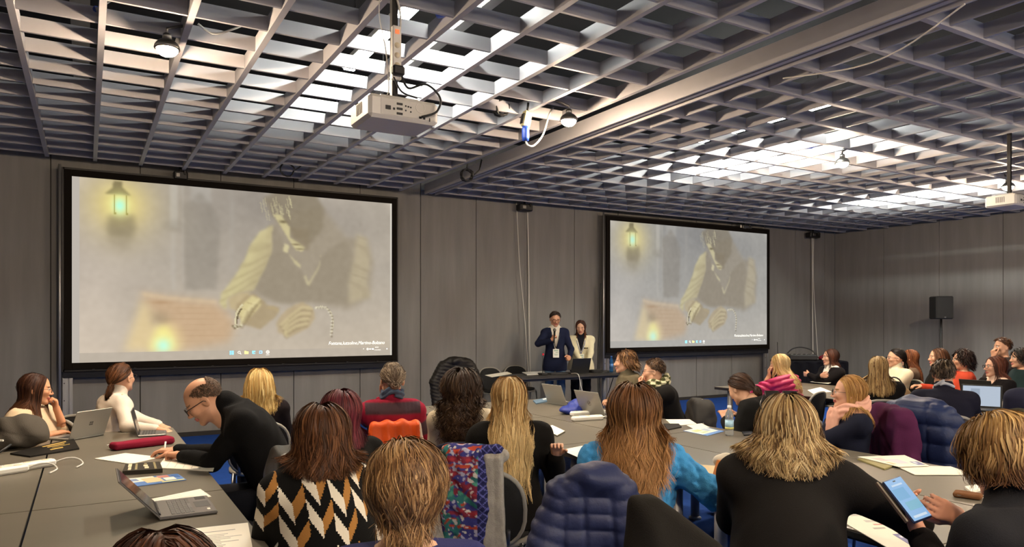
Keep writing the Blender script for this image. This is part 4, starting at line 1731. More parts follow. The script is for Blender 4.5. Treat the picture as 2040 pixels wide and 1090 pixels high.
table(-1.05, -.222, 3.94, 6.45, 'grey table carrying the dark backpack and the grey power strip')
table(-.218, .60, 3.94, 6.45, 'grey table carrying the burgundy case and the silver laptop')
table(-1.05, -.222, 1.85, 3.936, 'bare grey table joined end to end with the backpack table')
table(-.218, .60, 1.85, 3.936, 'grey table carrying the open grey laptop and printed pages')
mid = [.28, 1.58, 2.88, 4.18, 5.48, 6.78]
ml = ['grey middle table out of view at the near end', 'grey table under the spread brochure and the loose sheets',
      'grey table with the orange tissue box and paper folder', 'grey table with the notebook beside the blonde in black',
      'grey table with the open cardboard laptop box by the curly haired woman']
mr = ['grey middle table near the brown wallet', 'grey table under the big fan of open brochures', 'grey table under the clear water bottle',
      'grey table under the silver laptop with the round emblem', 'grey table under the blue pouch and thin silver laptop']
for k in range(5):
    table(2.72, 3.548, mid[k], mid[k + 1] - .002, ml[k])
    table(3.552, 4.38, mid[k], mid[k + 1] - .002, mr[k])
rl = ['grey side table out of view beside the navy sleeve', 'grey side table under the laptop with the lit screen', 'grey side table under the tan handbag', 'grey side table at the elbow of the woman in pink']
rr = ['grey outer side table out of view', 'grey outer side table before the woman with brown hair and glasses', 'grey outer side table before the woman in white wool', 'grey outer side table under the crossed arms']
for k, (a, b) in enumerate(((1.1, 2.5), (2.504, 3.9), (3.904, 5.3), (5.304, 6.9))):
    table(7.10, 7.85, a, b, rl[k])
    table(7.854, 8.60, a, b, rr[k])
table(5.35, 7.62, 9.15, 9.85, 'black topped presenters table with grey legs', top=.77, topm=M_EDGE)

M_SHELL = mat('chair_shell_grey', '#8f8b82', rough=.5, spec=.3)
M_PAD = mat('chair_pad_black', '#161514', rough=.9, bump=.4, bscale=200)
M_PADN = mat('chair_pad_navy', '#171b33', rough=.9, bump=.4, bscale=200)
M_CHROME = mat('chair_leg_steel', '#77777a', rough=.3, metal=.9)


def sheet_plate(w, h, th, curve, n=2.6, res=14):
    """rounded plate in the xz plane, bent back at its sides: front and rear skin and rim as one solid"""
    V, F = [], []
    rings = 5
    for side in (0, 1):
        base = len(V)
        V.append(Vector((0, side * th, 0)))
        for k in range(1, rings + 1):
            for a in range(res * 2):
                t = math.pi * a / res
                c, s = math.cos(t), math.sin(t)
                x = math.copysign(abs(c) ** (2 / n), c) * w / 2 * k / rings
                z = math.copysign(abs(s) ** (2 / n), s) * h / 2 * k / rings
                V.append(Vector((x, side * th + curve * (x / (w / 2)) ** 2 + .0 * z, z)))
        m = res * 2
        for a in range(m):
            b = (a + 1) % m
            f = (base, base + 1 + b, base + 1 + a)
            F.append(f if side == 0 else f[::-1])
        for k in range(rings - 1):
            for a in range(m):
                b = (a + 1) % m
                q = (base + 1 + k * m + a, base + 1 + k * m + b, base + 1 + (k + 1) * m + b, base + 1 + (k + 1) * m + a)
                F.append(q if side == 0 else q[::-1])
    m = res * 2
    o0 = 1 + (rings - 1) * m
    o1 = len(V) // 2 + o0
    for a in range(m):
        b = (a + 1) % m
        F.append((o0 + a, o0 + b, o1 + b, o1 + a))
    return V, F


def make_chair(pad=None):
    """faces +y; seat top .455, back top .86"""
    r = empty('chair')
    pad = pad or M_PAD
    R = eul(rx=-90)
    V, F = sheet_plate(.46, .44, .025, -.012)
    m = MB()
    m.add([R @ v + Vector((0, .0, .425)) for v in V], F, True)
    m.build('seat_shell', M_SHELL, r)
    V, F = sheet_plate(.42, .40, .022, -.012)
    m = MB()
    m.add([R @ v + Vector((0, .005, .452)) for v in V], F, True)
    m.build('seat', pad, r)
    Rb = eul(rx=8)
    V, F = sheet_plate(.45, .42, .018, .035)
    m = MB()
    m.add([Rb @ v + Vector((0, -.262, .615)) for v in V], F, True)
    m.build('backrest_shell', pad, r)
    n = 28
    rim = []
    for k in range(n + 1):
        t = 2 * math.pi * k / n
        c, s_ = math.cos(t), math.sin(t)
        x = math.copysign(abs(c) ** (2 / 2.6), c) * .225
        z = math.copysign(abs(s_) ** (2 / 2.6), s_) * .21
        rim.append(Rb @ Vector((x, .009 + .035 * (x / .225) ** 2, z)) + Vector((0, -.262, .615)))
    MB().tube(rim, .013, 8, cap=False).build('back_rim', M_SHELL if pad is M_PAD else pad, r)
    V, F = sheet_plate(.39, .36, .024, .026)
    m = MB()
    m.add([Rb @ v + Vector((0, -.246, .615)) for v in V], F, True)
    m.build('backrest', pad, r)
    for s in (-1, 1):
        MB().tube([(s * .19, .17, .42), (s * .21, .20, .0)], .011, 8).build('leg', M_CHROME, r)
        MB().tube([(s * .19, -.15, .42), (s * .21, -.24, .0)], .011, 8).build('leg', M_CHROME, r)
        MB().tube([(s * .12, -.12, .415), (s * .14, -.24, .44), (s * .15, -.272, .52)], .010, 8).build('back_post', M_CHROME, r)
        MB().tube([(s * .19, -.16, .415), (s * .19, .18, .415)], .010, 8).build('side_rail', M_CHROME, r)
    return r


CHAIR = make_chair()
CHAIR_N = make_chair(M_PADN)
used_chair = {}


def chair(x, y, phi, label, navy=False, group=None):
    src = CHAIR_N if navy else CHAIR
    c = src if not used_chair.get(src.name) else copy_tree(src)
    used_chair[src.name] = True
    c.location = (x, y, 0)
    c.rotation_euler = (0, 0, -RAD(phi))
    tag(c, label, 'chair', group or 'conference chairs')
    return c
# ------------------------------------------------------------------ the people
def noise1(V, f, seed):
    return folds(V.astype(np.float32), 1.0, f, seed)


def pattern_fn(cen, f):
    """cream and tan slanted bars on black"""
    q = (cen - f.hip) @ f.T
    x, z = q[:, 0] + .012, q[:, 2]
    u = x / .043
    c = np.floor(u)
    fu = u - c
    odd = (c % 2).astype(int)
    pair = np.floor(c / 2)
    v = z / .105 + np.where(odd == 0, fu, 1 - fu) * .62 + pair * .37
    fv = v % 1.0
    on = np.where(odd == 0, fv < .56, (fv > .14) & (fv < .62))
    out = np.tile(np.array(lin('#100f0e')), (len(cen), 1))
    out[on & (odd == 0)] = lin('#d9cfbd')
    out[on & (odd == 1)] = lin('#a0703a')
    gap = np.sin(pair * 2.3 + np.floor(v) * 1.7) > .72
    out[gap] = lin('#100f0e')
    return out


def patch_fn(V, f):
    C = np.tile(np.array(lin('#121111')), (len(V), 1))
    C[np.linalg.norm(V - (f.el[-1] + np.array([-.01, .02, -.02])), axis=1) < .078] = lin('#5a4330')
    return C


def stripes_fn(V, f):
    q = (V - f.hip) @ f.T
    z = q[:, 2]
    for s in (-1, 1):
        a = np.linalg.norm(V - f.sh[s], axis=1)
        arm = np.abs(q[:, 0]) > .20
        z = np.where(arm & (q[:, 0] * s > 0), .42 - a * .9, z)
    w = np.sin(z * 2 * math.pi / .17 + .6)
    k = np.clip((w + .15) / .3, 0, 1)[:, None]
    a, b = np.array(lin('#8d2036')), np.array(lin('#4a3a40'))
    return a * k + b * (1 - k)


def wrap(color, name='scarf', r=.085, th=.034, check=None, low=0.0, tail=True, res=.009, fem=True):
    def make(root, f):
        c = f.nb + f.uz * (.015 - low)

        def d(P):
            q = P - c.astype(np.float32)
            a = np.arctan2(q[:, 0], q[:, 1])
            rr = np.sqrt(q[:, 0] ** 2 + (q[:, 1] * .92) ** 2)
            zz = q[:, 2] + .030 * np.cos(a) + .012 * np.sin(3 * a + 1)
            t = np.sqrt((rr - r) ** 2 + (zz * .62) ** 2) - th
            t = t + .006 * np.sin(zz * 150 + 3 * np.sin(a * 2)) + folds(P, .004, 40, 5)
            if tail:
                for s in (-1, .6):
                    e = d_ell(P, f.pt(s * .05, .125, .36), (.046, .030, .17)) + folds(P, .004, 60, 3)
                    t = smin(t, e, .03)
            return t
        V, F = surface(d, f.nb + np.array([-.2, -.2, -.36]), f.nb + np.array([.2, .3, .15]), res)
        if check:
            q = V - c
            k = (np.floor(q[:, 2] / .035) + np.floor(np.arctan2(q[:, 0], q[:, 1]) / .42)) % 2
            C = np.where(k[:, None] > 0, np.array(lin(color)), np.array(lin(check)))
        else:
            C = np.tile(np.array(lin(color)), (len(V), 1))
        link(name, np_mesh(name, V, F, C), M_CLOTH, root)
    return make


def lanyard(strap, card):
    def make(root, f):
        pts = [f.pt(-.055, -.03, .53), f.pt(-.075, .07, .47), f.pt(-.060, .135, .38), f.pt(-.02, .165, .26), f.pt(0, .17, .20)]
        pts2 = [f.pt(.055, -.03, .53), f.pt(.075, .07, .47), f.pt(.060, .135, .38), f.pt(.02, .165, .26), f.pt(0, .17, .20)]
        MB().tube([Vector(p) for p in pts], .006, 6).tube([Vector(p) for p in pts2], .006, 6).build('lanyard', mat('lanyard_' + strap.strip('#'), strap, rough=.6), root)
        b = MB()
        c = Vector(f.pt(0, .172, .12))
        b.box(c, (.10, .004, .14), bev=.0015)
        o = b.build('badge', mat('badge_card', '#e9ebe6', rough=.35), root)
        m = MB()
        for (dx, dz, w, h) in ((0, .045, .07, .018), (-.015, .015, .045, .012), (0, -.012, .065, .008), (.0, -.03, .05, .008)):
            m.box((c.x + dx, c.y + .0025, c.z + dz), (w, .001, h))
        m.build('badge_print', mat('badge_print', card, rough=.5), root)
    return make


def H(kind, L, N, cols, **k):
    return dict(dict(kind=kind, L=L, N=N, cols=cols), **k)


BROWN = ['#3a2115', '#4d2d1b', '#2a1710']
CHEST = ['#4a2d1a', '#633e24', '#37200f']
BLOND = ['#c09a62', '#a27c48', '#dcc08a', '#8a6638']
DARK = ['#1d1410', '#2c1d15', '#140e0b']
BLACK = '#131211'


def Hk(kind, L, cols, **k):
    return H(kind, L, 0, cols, **k)


def seat(label, px, py, s, phi, fig=None, chairlabel=None, navy=False, fwd=0.0, **k):
    r, f = make_person(label, px, py, s, phi, fig or {}, **k)
    if chairlabel:
        chair(r.location.x + fwd * math.sin(RAD(phi)), r.location.y + fwd * math.cos(RAD(phi)), phi, chairlabel, navy)
    return r, f


# the left table
seat('woman with long brown hair and cream top, hand at her mouth, behind the silver laptop', 72, 782, 5.5, 118,
     dict(hd=(-30, 6, 0), lw=('head', -.012, .150, -.165), lh=dict(y=('head', .10, -.15, 1), n=('head', .1, -1, .1), curl=.75, thumb=.5), le=(-.4, .2, -1),
          rw=('px', 104, 866, 5.35), rh=dict(curl=.3, n=(0, 0, -1)), re=(1, -.2, -.4), lean=8),
     'chair of the woman in the cream top', skin='#c8906c', hair=H('long', .56, 2200, BROWN, vol=0.020, w=.006, wave=.008, part=.01, tip='#5c3820'),
     top=dict(color='#cdb596', cut=.17, name='top', t=.02), glasses='thin', legs='#20232c')
seat('woman with brown ponytail in a pale sweater leaning on the far table end', 243, 756, 6.0, 72,
     dict(hd=(-28, -4, 0), rw=('px', 312, 856, 5.65), lw=('px', 322, 850, 6.0), re=(.6, -.6, -.6), lean=14),
     'chair of the woman with the ponytail', skin='#c8987a',
     hair=H('tail', .22, 1600, CHEST, vol=0.014, w=.005, knot=(0, -.125, -.035), tufts=[((0, -.128, -.05), (.024, .026, .030), 420, .19)], flow='down', wave=.010),
     top=dict(color='#cfc2b2', collar='turtle', t=.018), glasses='thin')
seat('balding man in glasses and a black jumper with a brown elbow patch, writing', 405, 797, 4.3, -80,
     dict(fem=False, hd=(0, 36, 0), hs=1.08, lean=18, hunch=.40, girth=1.14, hoff=(0, .155, .03), armlen=1.12, lw=('px', 362, 908, 4.42), rw=('px', 352, 898, 4.62),
          le=(-.75, -.5, -.5), re=(.5, -.5, -1), lh=dict(curl=.6, thumb=.8, n=(.3, .2, -1)), rh=dict(curl=.35, n=(0, 0, -1)), headfwd=.05),
     'chair of the man in the black jumper', skin='#cf9a7a',
     hair=H('short', .016, 2400, ['#5e4a3a', '#6e5848', '#4a392c'], vol=0.003, recede=1, comb=(.4, .7, .2, .1), grav=.1, wave=0, wk=.8, dens=1.3),
     top=dict(color='#121111', collar='stand', t=.018, fold=(.005, 26)), glasses='thick', face=dict(stubble=.25, lids=True, capmix=.45))
seat('woman with wavy shoulder length blonde hair below the large screen', 517, 768, 5.85, 12, dict(),
     'chair of the blonde woman below the large screen', hair=H('bob', .40, 2200, ['#c9a868', '#dcc184', '#b08c50'], level=-.19, vol=0.025, w=.006, wave=.010, freq=30, root='#9a7a48'),
     top=dict(color='#1a1416'))
seat('woman in a black jumper patterned with cream and tan bars', 640, 868, 2.95, 4, dict(girth=1.08, wide=1.04),
     'chair of the woman in the patterned jumper', fwd=.10, hair=H('bob', .40, 4200, ['#4a2d1b', '#5e3a22', '#37200f', '#70492c'], s0=-.035, level=-.125, vol=0.035, wave=.016, freq=30, flip=.012, mk=.9, root='#4a2c1a'),
     top=dict(face_fn=pattern_fn, res=.0058, t=.022, fold=(.004, 24), drape=.20, dback=-.10))
seat('woman with a smooth dark red bob behind the patterned jumper', 676, 828, 3.72, -14, dict(),
     'chair of the woman with the red bob', hair=H('bob', .36, 2600, ['#5a1f2a', '#6e2a36', '#43161f', '#7d3a3a'], s0=-.06, level=-.125, vol=0.022, w=.005, wave=.003, root='#5a2a20'),
     top=dict(color='#171513', t=.02))
# the left side of the middle tables
seat('woman with a grey bun in a red and grey striped jumper', 781, 762, 5.35, 16,
     dict(hd=(-6, 0, 0), ts=1.05, rw=(.22, .30, .66), lw=('head', -.03, .13, -.13), lh=dict(y=('head', .2, 0, 1), n=('head', 0, -1, 0), curl=.7), le=(-.8, 0, -1)),
     'chair under the orange jacket', hair=H('bun', .16, 1700, ['#8a7a66', '#5c4c3e', '#a59682', '#4a3c30'], vol=0.014, w=.0045, knot=(0, -.10, -.005), frizz=.0035,
                                             tufts=[((0, -.098, -.020), (.040, .036, .036), 420, .16), ((0, -.02, .085), (.070, .080, .055), 420, .05)], flow='swirl'),
     top=dict(color_fn=stripes_fn, style='rib', res=.0095, t=.024, fold=(.006, 22), collar='stand', name='jumper'), legs='#2b2b30', scarf=wrap('#48566a', r=.070, th=.020, tail=False, low=-.02))
seat('woman with long dark curly hair and sunglasses on her head', 922, 776, 4.9, 30, dict(hd=(22, 0, 0)),
     'navy chair of the curly haired woman', True, hair=Hk('long', .46, ['#3a281c', '#4e3926', '#2a1c13'], mk=2.0, gather=.05, gw=.13, vol=0.065, w=.0055, wave=.030, freq=60, pull=.35, M=26, frizz=.002),
     top=dict(color='#c6b79c', t=.018), face=dict(shades=True))
seat('woman with long wavy blonde hair in a black top at the notebook', 1014, 792, 4.15, 26,
     dict(lean=6, rw=('px', 1108, 905, 4.0), lw=(-.1, .35, .78)),
     'grey chair hung with the grey coat and floral scarf', hair=H('long', .58, 4200, BLOND, vol=0.032, gw=.10, wave=.020, freq=22, frizz=.0012, root='#9c7848', tip='#d2b57e', mix=[3, 3, 2, 2]),
     top=dict(color='#141210', t=.022, fold=(.007, 22)))
seat('woman with long auburn hair in a sky blue cable knit sweater', 1262, 818, 3.35, 38,
     dict(hd=(-6, 8, 0), lean=10, hunch=.15, rw=('px', 1366, 946, 3.30), rh=dict(y=(-.15, .2, 1), n=(-1, .2, 0), curl=.85, thumb=.6), lw=(-.05, .36, .80), re=(1, -.35, -.7)),
     'chair behind the woman in blue, under the navy down jacket', hair=H('long', .45, 4600, ['#5d3a20', '#714a2a', '#46290f', '#855a36'], wstart=.34, vol=0.055, gw=.125, gather=.18, wave=.032, freq=24, M=22, frizz=.0015, root='#5a381f', tip='#a87b4c', clump=20),
     top=dict(color='#3d8fc8', style='cable', res=.0072, t=.026, fold=(.006, 18), mat=mat('fabric_blue_knit', rough=.95, attr='Col', bump=.9, bscale=330)), legs='#2636a0')
seat('person with short tousled light brown hair nearest the viewer', 808, 990, 2.0, 20, dict(hs=1.06),
     None, hair=H('bob', .165, 6500, ['#6e4e30', '#8a6740', '#543a22', '#a58258'], s0=-.09, dens=1.5, wk=.74, mk=.75, vol=0.028, w=.0034, wave=.012, freq=38, M=14, comb=(.65, .3, .35, .0), grav=.25, mess=.08, root='#5c4028', part=-.05, clump=22, clear=False),
     top=dict(color='#2a2c58', t=.02))
seat('broad woman in a loose black top with highlighted wavy hair', 1566, 845, 2.75, 46,
     dict(girth=1.05, wide=1.04, hoff=(0, .035, .098), rw=('px', 1690, 980, 2.75), lw=(-.1, .38, .80), re=(1, -.3, -.4), hd=(-10, 4, 0)),
     'chair of the woman in the loose black top', fwd=.12, hair=H('bob', .40, 4600, ['#8a6c44', '#b39666', '#5c4328', '#c8ae80'], level=-.125, dens=1.0, mk=1.1, frizz=.0006, vol=0.029, wave=.020, freq=34, root='#6a5030', mix=[3, 3, 2, 2]),
     top=dict(color='#191614', t=.03, drape=.20, dback=-.11, fold=(.008, 16)), face=dict(shades=True))
seat('woman in a dark jacket and glasses looking down at her phone', 1992, 903, 2.22, 8,
     dict(hd=(-14, 20, 0), girth=1.15, lean=8, hunch=.1, lw=('px', 1826, 1054, 2.47), rw=('px', 1912, 1030, 2.36), le=(-.25, -.6, -1), re=(.5, -.5, -.9),
          lh=dict(y=(-.25, .10, .95), n=(.25, -.80, .35), curl=.30, thumb=.15), rh=dict(y=(-.85, .10, .35), n=(-.25, .75, .30), curl=.55, thumb=.5)),
     'chair of the woman with the phone', skin='#d29c80',
     hair=Hk('bob', .30, ['#a5814e', '#bf9c66', '#7e5c34', '#8c6a3e'], level=-.075, shape=(.62, 1.0), flip=-.02, frizz=.001, vol=0.030, w=.0036, wave=.014, freq=30, M=16, root='#8a6a40', tip='#5c3c22', comb=(.5, .4, .6, .1)),
     top=dict(color='#1b1a1c', vneck=.36, shirt='#1b1a1c', t=.022, fold=(.005, 20), res=.008, cut=.05, name='jacket'), glasses='thick', face=dict(lids=True, frame='#22304e'), res=.008)
# the far side of the middle tables
seat('woman with straight blonde hair, glasses and a pink scarf, arms folded', 1690, 792, 5.2, -55,
     dict(hd=(18, -2, 0), rw=(-.10, .30, .765), lw=(.12, .35, .76), re=(.8, .2, -.8), le=(-.8, .2, -.8), rh=dict(y=(-1, .2, 0), n=(0, 0, -1), curl=.2), lh=dict(y=(1, .1, 0), n=(0, 0, -1), curl=.2)),
     'chair of the woman with the pink scarf', skin='#cf9c80', hair=H('bob', .42, 2600, ['#a67a44', '#bd9258', '#8a6032'], s0=-.10, level=-.22, comb=(.95, .3, .35, 0), vol=0.019, w=.0055, wave=.004, root='#9a6e3c', part=.01),
     top=dict(color='#1b1d2a', t=.02, name='jacket'), glasses='thin', scarf=wrap('#d9a590', r=.082, th=.040))
seat('man in glasses with cropped hair, chin on fist and a checked scarf', 1302, 742, 7.1, -62,
     dict(fem=False, hd=(16, 4, 0), lean=16, hunch=.15, lw=('head', -.02, .13, -.16), lh=dict(y=('head', .25, .1, 1), n=('head', 0, -1, .2), curl=.85), le=(-.3, .3, -1), rw=('px', 1290, 800, 6.9)),
     'chair hung with the dark grey jacket', skin='#cf9f82', hair=H('short', .030, 2200, ['#4a3626', '#5f4733', '#35261a'], w=.004, vol=0.012, comb=(.5, .4, .3, .1), grav=.25, M=5, wave=.001),
     top=dict(color='#171514', t=.03, fold=(.007, 20), name='coat'), glasses='thin', face=dict(stubble=.35), scarf=wrap('#c9c3a2', check='#4a4c30', r=.088, th=.036))
seat('young man with tousled brown hair in a khaki jacket', 1244, 722, 7.7, -66,
     dict(fem=False, hd=(18, 0, 0), lean=12, rw=('px', 1215, 800, 7.5), lw=('px', 1250, 802, 7.3)),
     'chair of the man in khaki', skin='#c9987a', hair=H('bob', .14, 2400, ['#4c331f', '#61432a', '#372413', '#7a5836'], w=.0055, vol=0.030, wave=.012, freq=40, comb=(.4, .2, .5, .35), grav=.2, mess=.3, M=12),
     top=dict(color='#5b5240', t=.032, fold=(.010, 20), name='jacket', collar='stand'), face=dict(stubble=.2))
seat('woman in black with a braided bun bending over the table', 1474, 776, 6.05, -14,
     dict(hd=(12, 30, 0), lean=20, hunch=.25, hoff=(0, .12, .07), lw=(-.1, .42, .79), rw=(.12, .42, .79)),
     'chair of the woman with the braided bun', hair=H('tail', .22, 1800, ['#3a271c', '#4c3525', '#271912'], vol=0.017, w=.005, knot=(.03, -.12, -.07), tufts=[((.035, -.125, -.085), (.034, .032, .050), 420, .16)], flow='swirl', wave=.008),
     top=dict(color='#1a1918', t=.03, fold=(.008, 22), name='coat'))
# the side tables
seat('woman with pale blonde hair in a raspberry down jacket', 1552, 728, 8.3, -14,
     dict(hd=(-14, 8, 4), lean=20, lw=('head', -.06, .11, -.14), le=(-.6, .3, -1), lh=dict(y=('head', .2, 0, 1), n=('head', 0, -1, 0), curl=.6), rw=(.12, .40, .79)),
     'chair of the woman in raspberry', hair=H('long', .40, 2000, ['#d0b078', '#e0c590', '#b8965c'], vol=0.019, w=.0065, wave=.006, root='#b8945a'),
     top=dict(color='#b02458', style='quilt', t=.034, pitch=.062, puff=.034, res=.0105, fold=(.003, 26), name='down_jacket', mat=mat('fabric_raspberry_nylon', rough=.5, attr='Col', bump=.2, bscale=120, spec=.4)))
seat('woman with a straight streaked blonde bob in black at the side table', 1750, 735, 7.4, 46, dict(hd=(6, 0, 0)),
     'chair of the woman with the streaked bob', hair=H('bob', .42, 2000, ['#a98a5a', '#c6aa78', '#6e5232'], s0=-.06, level=-.22, vol=0.016, w=.006, wave=.002, root='#7e6038'),
     top=dict(color='#141212', t=.02))
seat('grey haired man in a navy sweater working at the lit laptop', 1880, 748, 6.35, 56, dict(fem=False, hd=(6, 6, 0), girth=1.12, lean=10, hunch=.1, rw=(.14, .42, .79), lw=(-.14, .42, .79)),
     'chair of the man in the navy sweater', hair=H('short', .045, 2200, ['#4a3d31', '#6a5a48', '#352b22'], w=.005, vol=0.020, comb=(.5, .5, .3, .1), grav=.3, M=6, wave=.002),
     top=dict(color='#1c1c28', t=.022, collar='stand', fold=(.006, 20)), face=dict(stubble=.2), scarf=wrap('#b9bcc4', name='shirt_collar', r=.066, th=.012, tail=False, low=-.015))
seat('man in a slate blue sweater cut by the frame edge at the side table', 2076, 742, 6.0, 58, dict(fem=False, girth=1.1),
     None, hair=H('short', .04, 900, ['#4a3d31', '#6a5a48'], w=.006, vol=0.017, M=6), top=dict(color='#2a2b3c', t=.022))
seat('woman in a dark blazer and white blouse with crossed arms near the black mixer table', 1654, 720, 10.3, -72,
     dict(hd=(14, 0, 0), rw=(-.14, .26, .84), lw=(.10, .28, .84), re=(.8, .1, -.8), le=(-.8, .1, -.8), rh=dict(y=(-1, .1, .1), n=(0, -1, 0), curl=.2), lh=dict(y=(1, .1, 0), n=(0, -1, 0), curl=.2)),
     'chair of the woman with crossed arms', skin='#d0a084', hair=H('long', .36, 1500, ['#3a2118', '#532e1e', '#2a1710'], vol=0.016, w=.0065, wave=.008, part=.01),
     top=dict(color='#181516', vneck=.12, shirt='#ddd6c8', t=.022, name='blazer'), glasses='thin')
seat('woman with dark pulled back hair and glasses in a white wool sweater', 1784, 716, 9.5, -70, dict(hd=(22, 0, 0), rw=(.12, .42, .79), lw=(-.10, .42, .79)),
     'chair of the woman in white wool', skin='#cf9f82', hair=H('tail', .24, 1400, DARK, vol=0.014, w=.006, knot=(0, -.12, -.06), tufts=[((0, -.122, -.08), (.026, .028, .04), 300, .20)], flow='down'),
     top=dict(color='#d2c8ac', t=.03, collar='turtle', fold=(.006, 26)), glasses='thick')
seat('woman with long straight auburn hair behind the white wool sweater', 1812, 716, 10.05, -30, dict(hd=(10, 0, 0)),
     'chair of the woman with auburn hair', hair=H('long', .50, 1500, ['#6e3e22', '#86502e', '#552d17'], vol=0.016, w=.0065, wave=.004),
     top=dict(color='#6a5646', t=.02))
seat('woman with a chin length dark bob in a black jumper near the loudspeaker', 1868, 714, 9.3, -34, dict(hd=(-16, 0, 0)),
     'chair of the woman with the dark bob', hair=H('bob', .34, 1500, CHEST, vol=0.017, w=.0065, wave=.004),
     top=dict(color='#16130f', t=.022))
seat('woman with short curly dark hair in a coral red jumper', 1916, 720, 8.8, -44, dict(hd=(0, 0, 0), rw=(.12, .42, .79)),
     'chair of the woman in coral red', hair=H('bob', .15, 2200, ['#241510', '#34201a', '#180e0a'], level=-.13, vol=0.036, w=.006, wave=.016, freq=70, M=16, mess=.3, comb=(.3, .2, .5, .4), frizz=.003),
     top=dict(color='#b5442e', t=.022), glasses='thin')
seat('woman with long reddish brown hair and dark glasses in a black cardigan', 1982, 738, 8.2, -66, dict(hd=(14, 0, 0), rw=(.12, .42, .79), lw=(-.12, .40, .79)),
     'chair of the woman in the black cardigan', skin='#d2a288', hair=H('long', .40, 1900, ['#4a2618', '#5f3220', '#35190f'], vol=0.025, w=.0065, wave=.006),
     top=dict(color='#141112', vneck=.30, shirt='#d9b9a4', t=.022, name='cardigan'), glasses='thick')
seat('man with short brown hair resting his face on his hand at the back', 1996, 690, 9.7, -60,
     dict(fem=False, ts=1.05, lw=('head', -.03, .13, -.14), lh=dict(y=('head', .2, 0, 1), n=('head', 0, -1, 0), curl=.7), le=(-.4, .2, -1)),
     'chair of the man resting his face', hair=H('short', .05, 1200, CHEST, w=.006, vol=0.020, comb=(.5, .3, .3, .1), grav=.3, M=6), top=dict(color='#3a3230', t=.02))
seat('person with thick dark curly hair in a dark green top at the frame edge', 2032, 716, 8.95, -46, dict(),
     'chair of the person with thick dark curls', hair=H('bob', .17, 1500, DARK, vol=0.036, w=.0065, wave=.016, freq=60, mess=.3, comb=(.3, .2, .5, .4), frizz=.003),
     top=dict(color='#1d2a2a', t=.02))
seat('person with dark brown hair just showing at the lower frame edge', 318, 1212, 1.25, -6, dict(),
     None, hair=H('bob', .25, 4200, BROWN, vol=0.020, wave=.004, dens=.7, mk=.8), top=dict(color='#2a2624'))

# the presenters
man_r, man_f = make_person('man in a navy blazer and jeans standing and speaking into a microphone', 1106, 636, 12.05, -152,
                           dict(fem=False, sit=False, wide=.86, girth=.90, hd=(-8, 14, 0), rw=('px', 1098, 679, 11.72), re=(1, -.3, -.5), rh=dict(y=(-.5, .2, .8), n=(-.7, -.5, -.2), curl=.85, thumb=.8),
                                lw=('px', 1135, 712, 11.8), le=(-.6, -.5, -.8), lh=dict(y=(.2, .8, -.1), n=(.9, 0, -.3), curl=.8, thumb=.6)),
                           skin='#c79474', hair=H('short', .045, 2200, ['#2c1d14', '#3d2a1c', '#20140d'], w=.005, vol=0.017, comb=(.5, .2, .5, .08), grav=.3, M=6, wave=.002),
                           top=dict(color='#1b2036', vneck=.10, shirt='#cfc6b6', t=.020, name='blazer', hem=-.17, skirt=True, fold=(.004, 22)), legs='#5f7688', glasses='thick', face=dict(lids=True, frame='#5c2c24', stubble=.25), scarf=lanyard('#20222c', '#9fb8a4'))
wom_r, wom_f = make_person('woman in a cream jacket with long brown hair standing beside the speaker', 1157, 652, 12.42, -146,
            dict(sit=False, hd=(6, 14, 0), rw=('px', 1160, 726, 12.05), lw=('px', 1172, 726, 12.05), re=(1, -.6, -.4), le=(-1, -.6, -.4),
                 rh=dict(y=(-.5, .5, -.6), n=(-.3, -.9, 0), curl=.6), lh=dict(y=(.5, .5, -.6), n=(.3, -.9, 0), curl=.6)),
            skin='#cf9f82', hair=H('long', .42, 2400, ['#3c2218', '#553022', '#2a1710'], vol=0.014, w=.0055, wave=.008, part=0.0, tip='#6a4028'),
            top=dict(color='#d8cfae', vneck=.22, shirt='#1a1a22', t=.020, name='jacket', hem=-.10, skirt=True, fold=(.003, 26)), legs='#15131a', face=dict(lids=True), scarf=lanyard('#5a6c96', '#c9a79c'))

for x, z, w in ((-.085, .30, .075), (.085, .30, .075)):
    p = Vector(wom_f.pt(x, .150, z))
    MB().box(p, (w, .012, .022), bev=.003).build('pocket_trim', M_BLACK, wom_r)
    MB().box(p + Vector((0, .008, 0)), (.014, .006, .014), bev=.003).build('button', mat('brass', '#b08d4a', rough=.3, metal=.9), wom_r)
for s in (-1, 1):
    MB().box(Vector(wom_f.pt(s * .10, .140, .04)), (.06, .012, .018), bev=.003).build('pocket_trim', M_BLACK, wom_r)
# ------------------------------------------------------------------ coats and cloths over chairs
def coat(chair_xyphi, label, name, cat, color, fn, lo=(-.42, -.52, .15), hi=(.42, .05, 1.2), res=.009, material=None, color_fn=None, extra=None):
    x, y, phi = chair_xyphi
    V, F = surface(fn, lo, hi, res)
    C = color_fn(V) if color_fn else np.tile(np.array(lin(color)), (len(V), 1))
    me = np_mesh(name, V, F, C)
    if extra:
        o = empty(name, (x, y, 0), phi)
        link('shell', me, material or M_CLOTH, o)
        extra(o)
    else:
        o = link(name, me, material or M_CLOTH, None, (x, y, 0))
        o.rotation_euler = (0, 0, -RAD(phi))
    tag(o, label, cat)
    return o


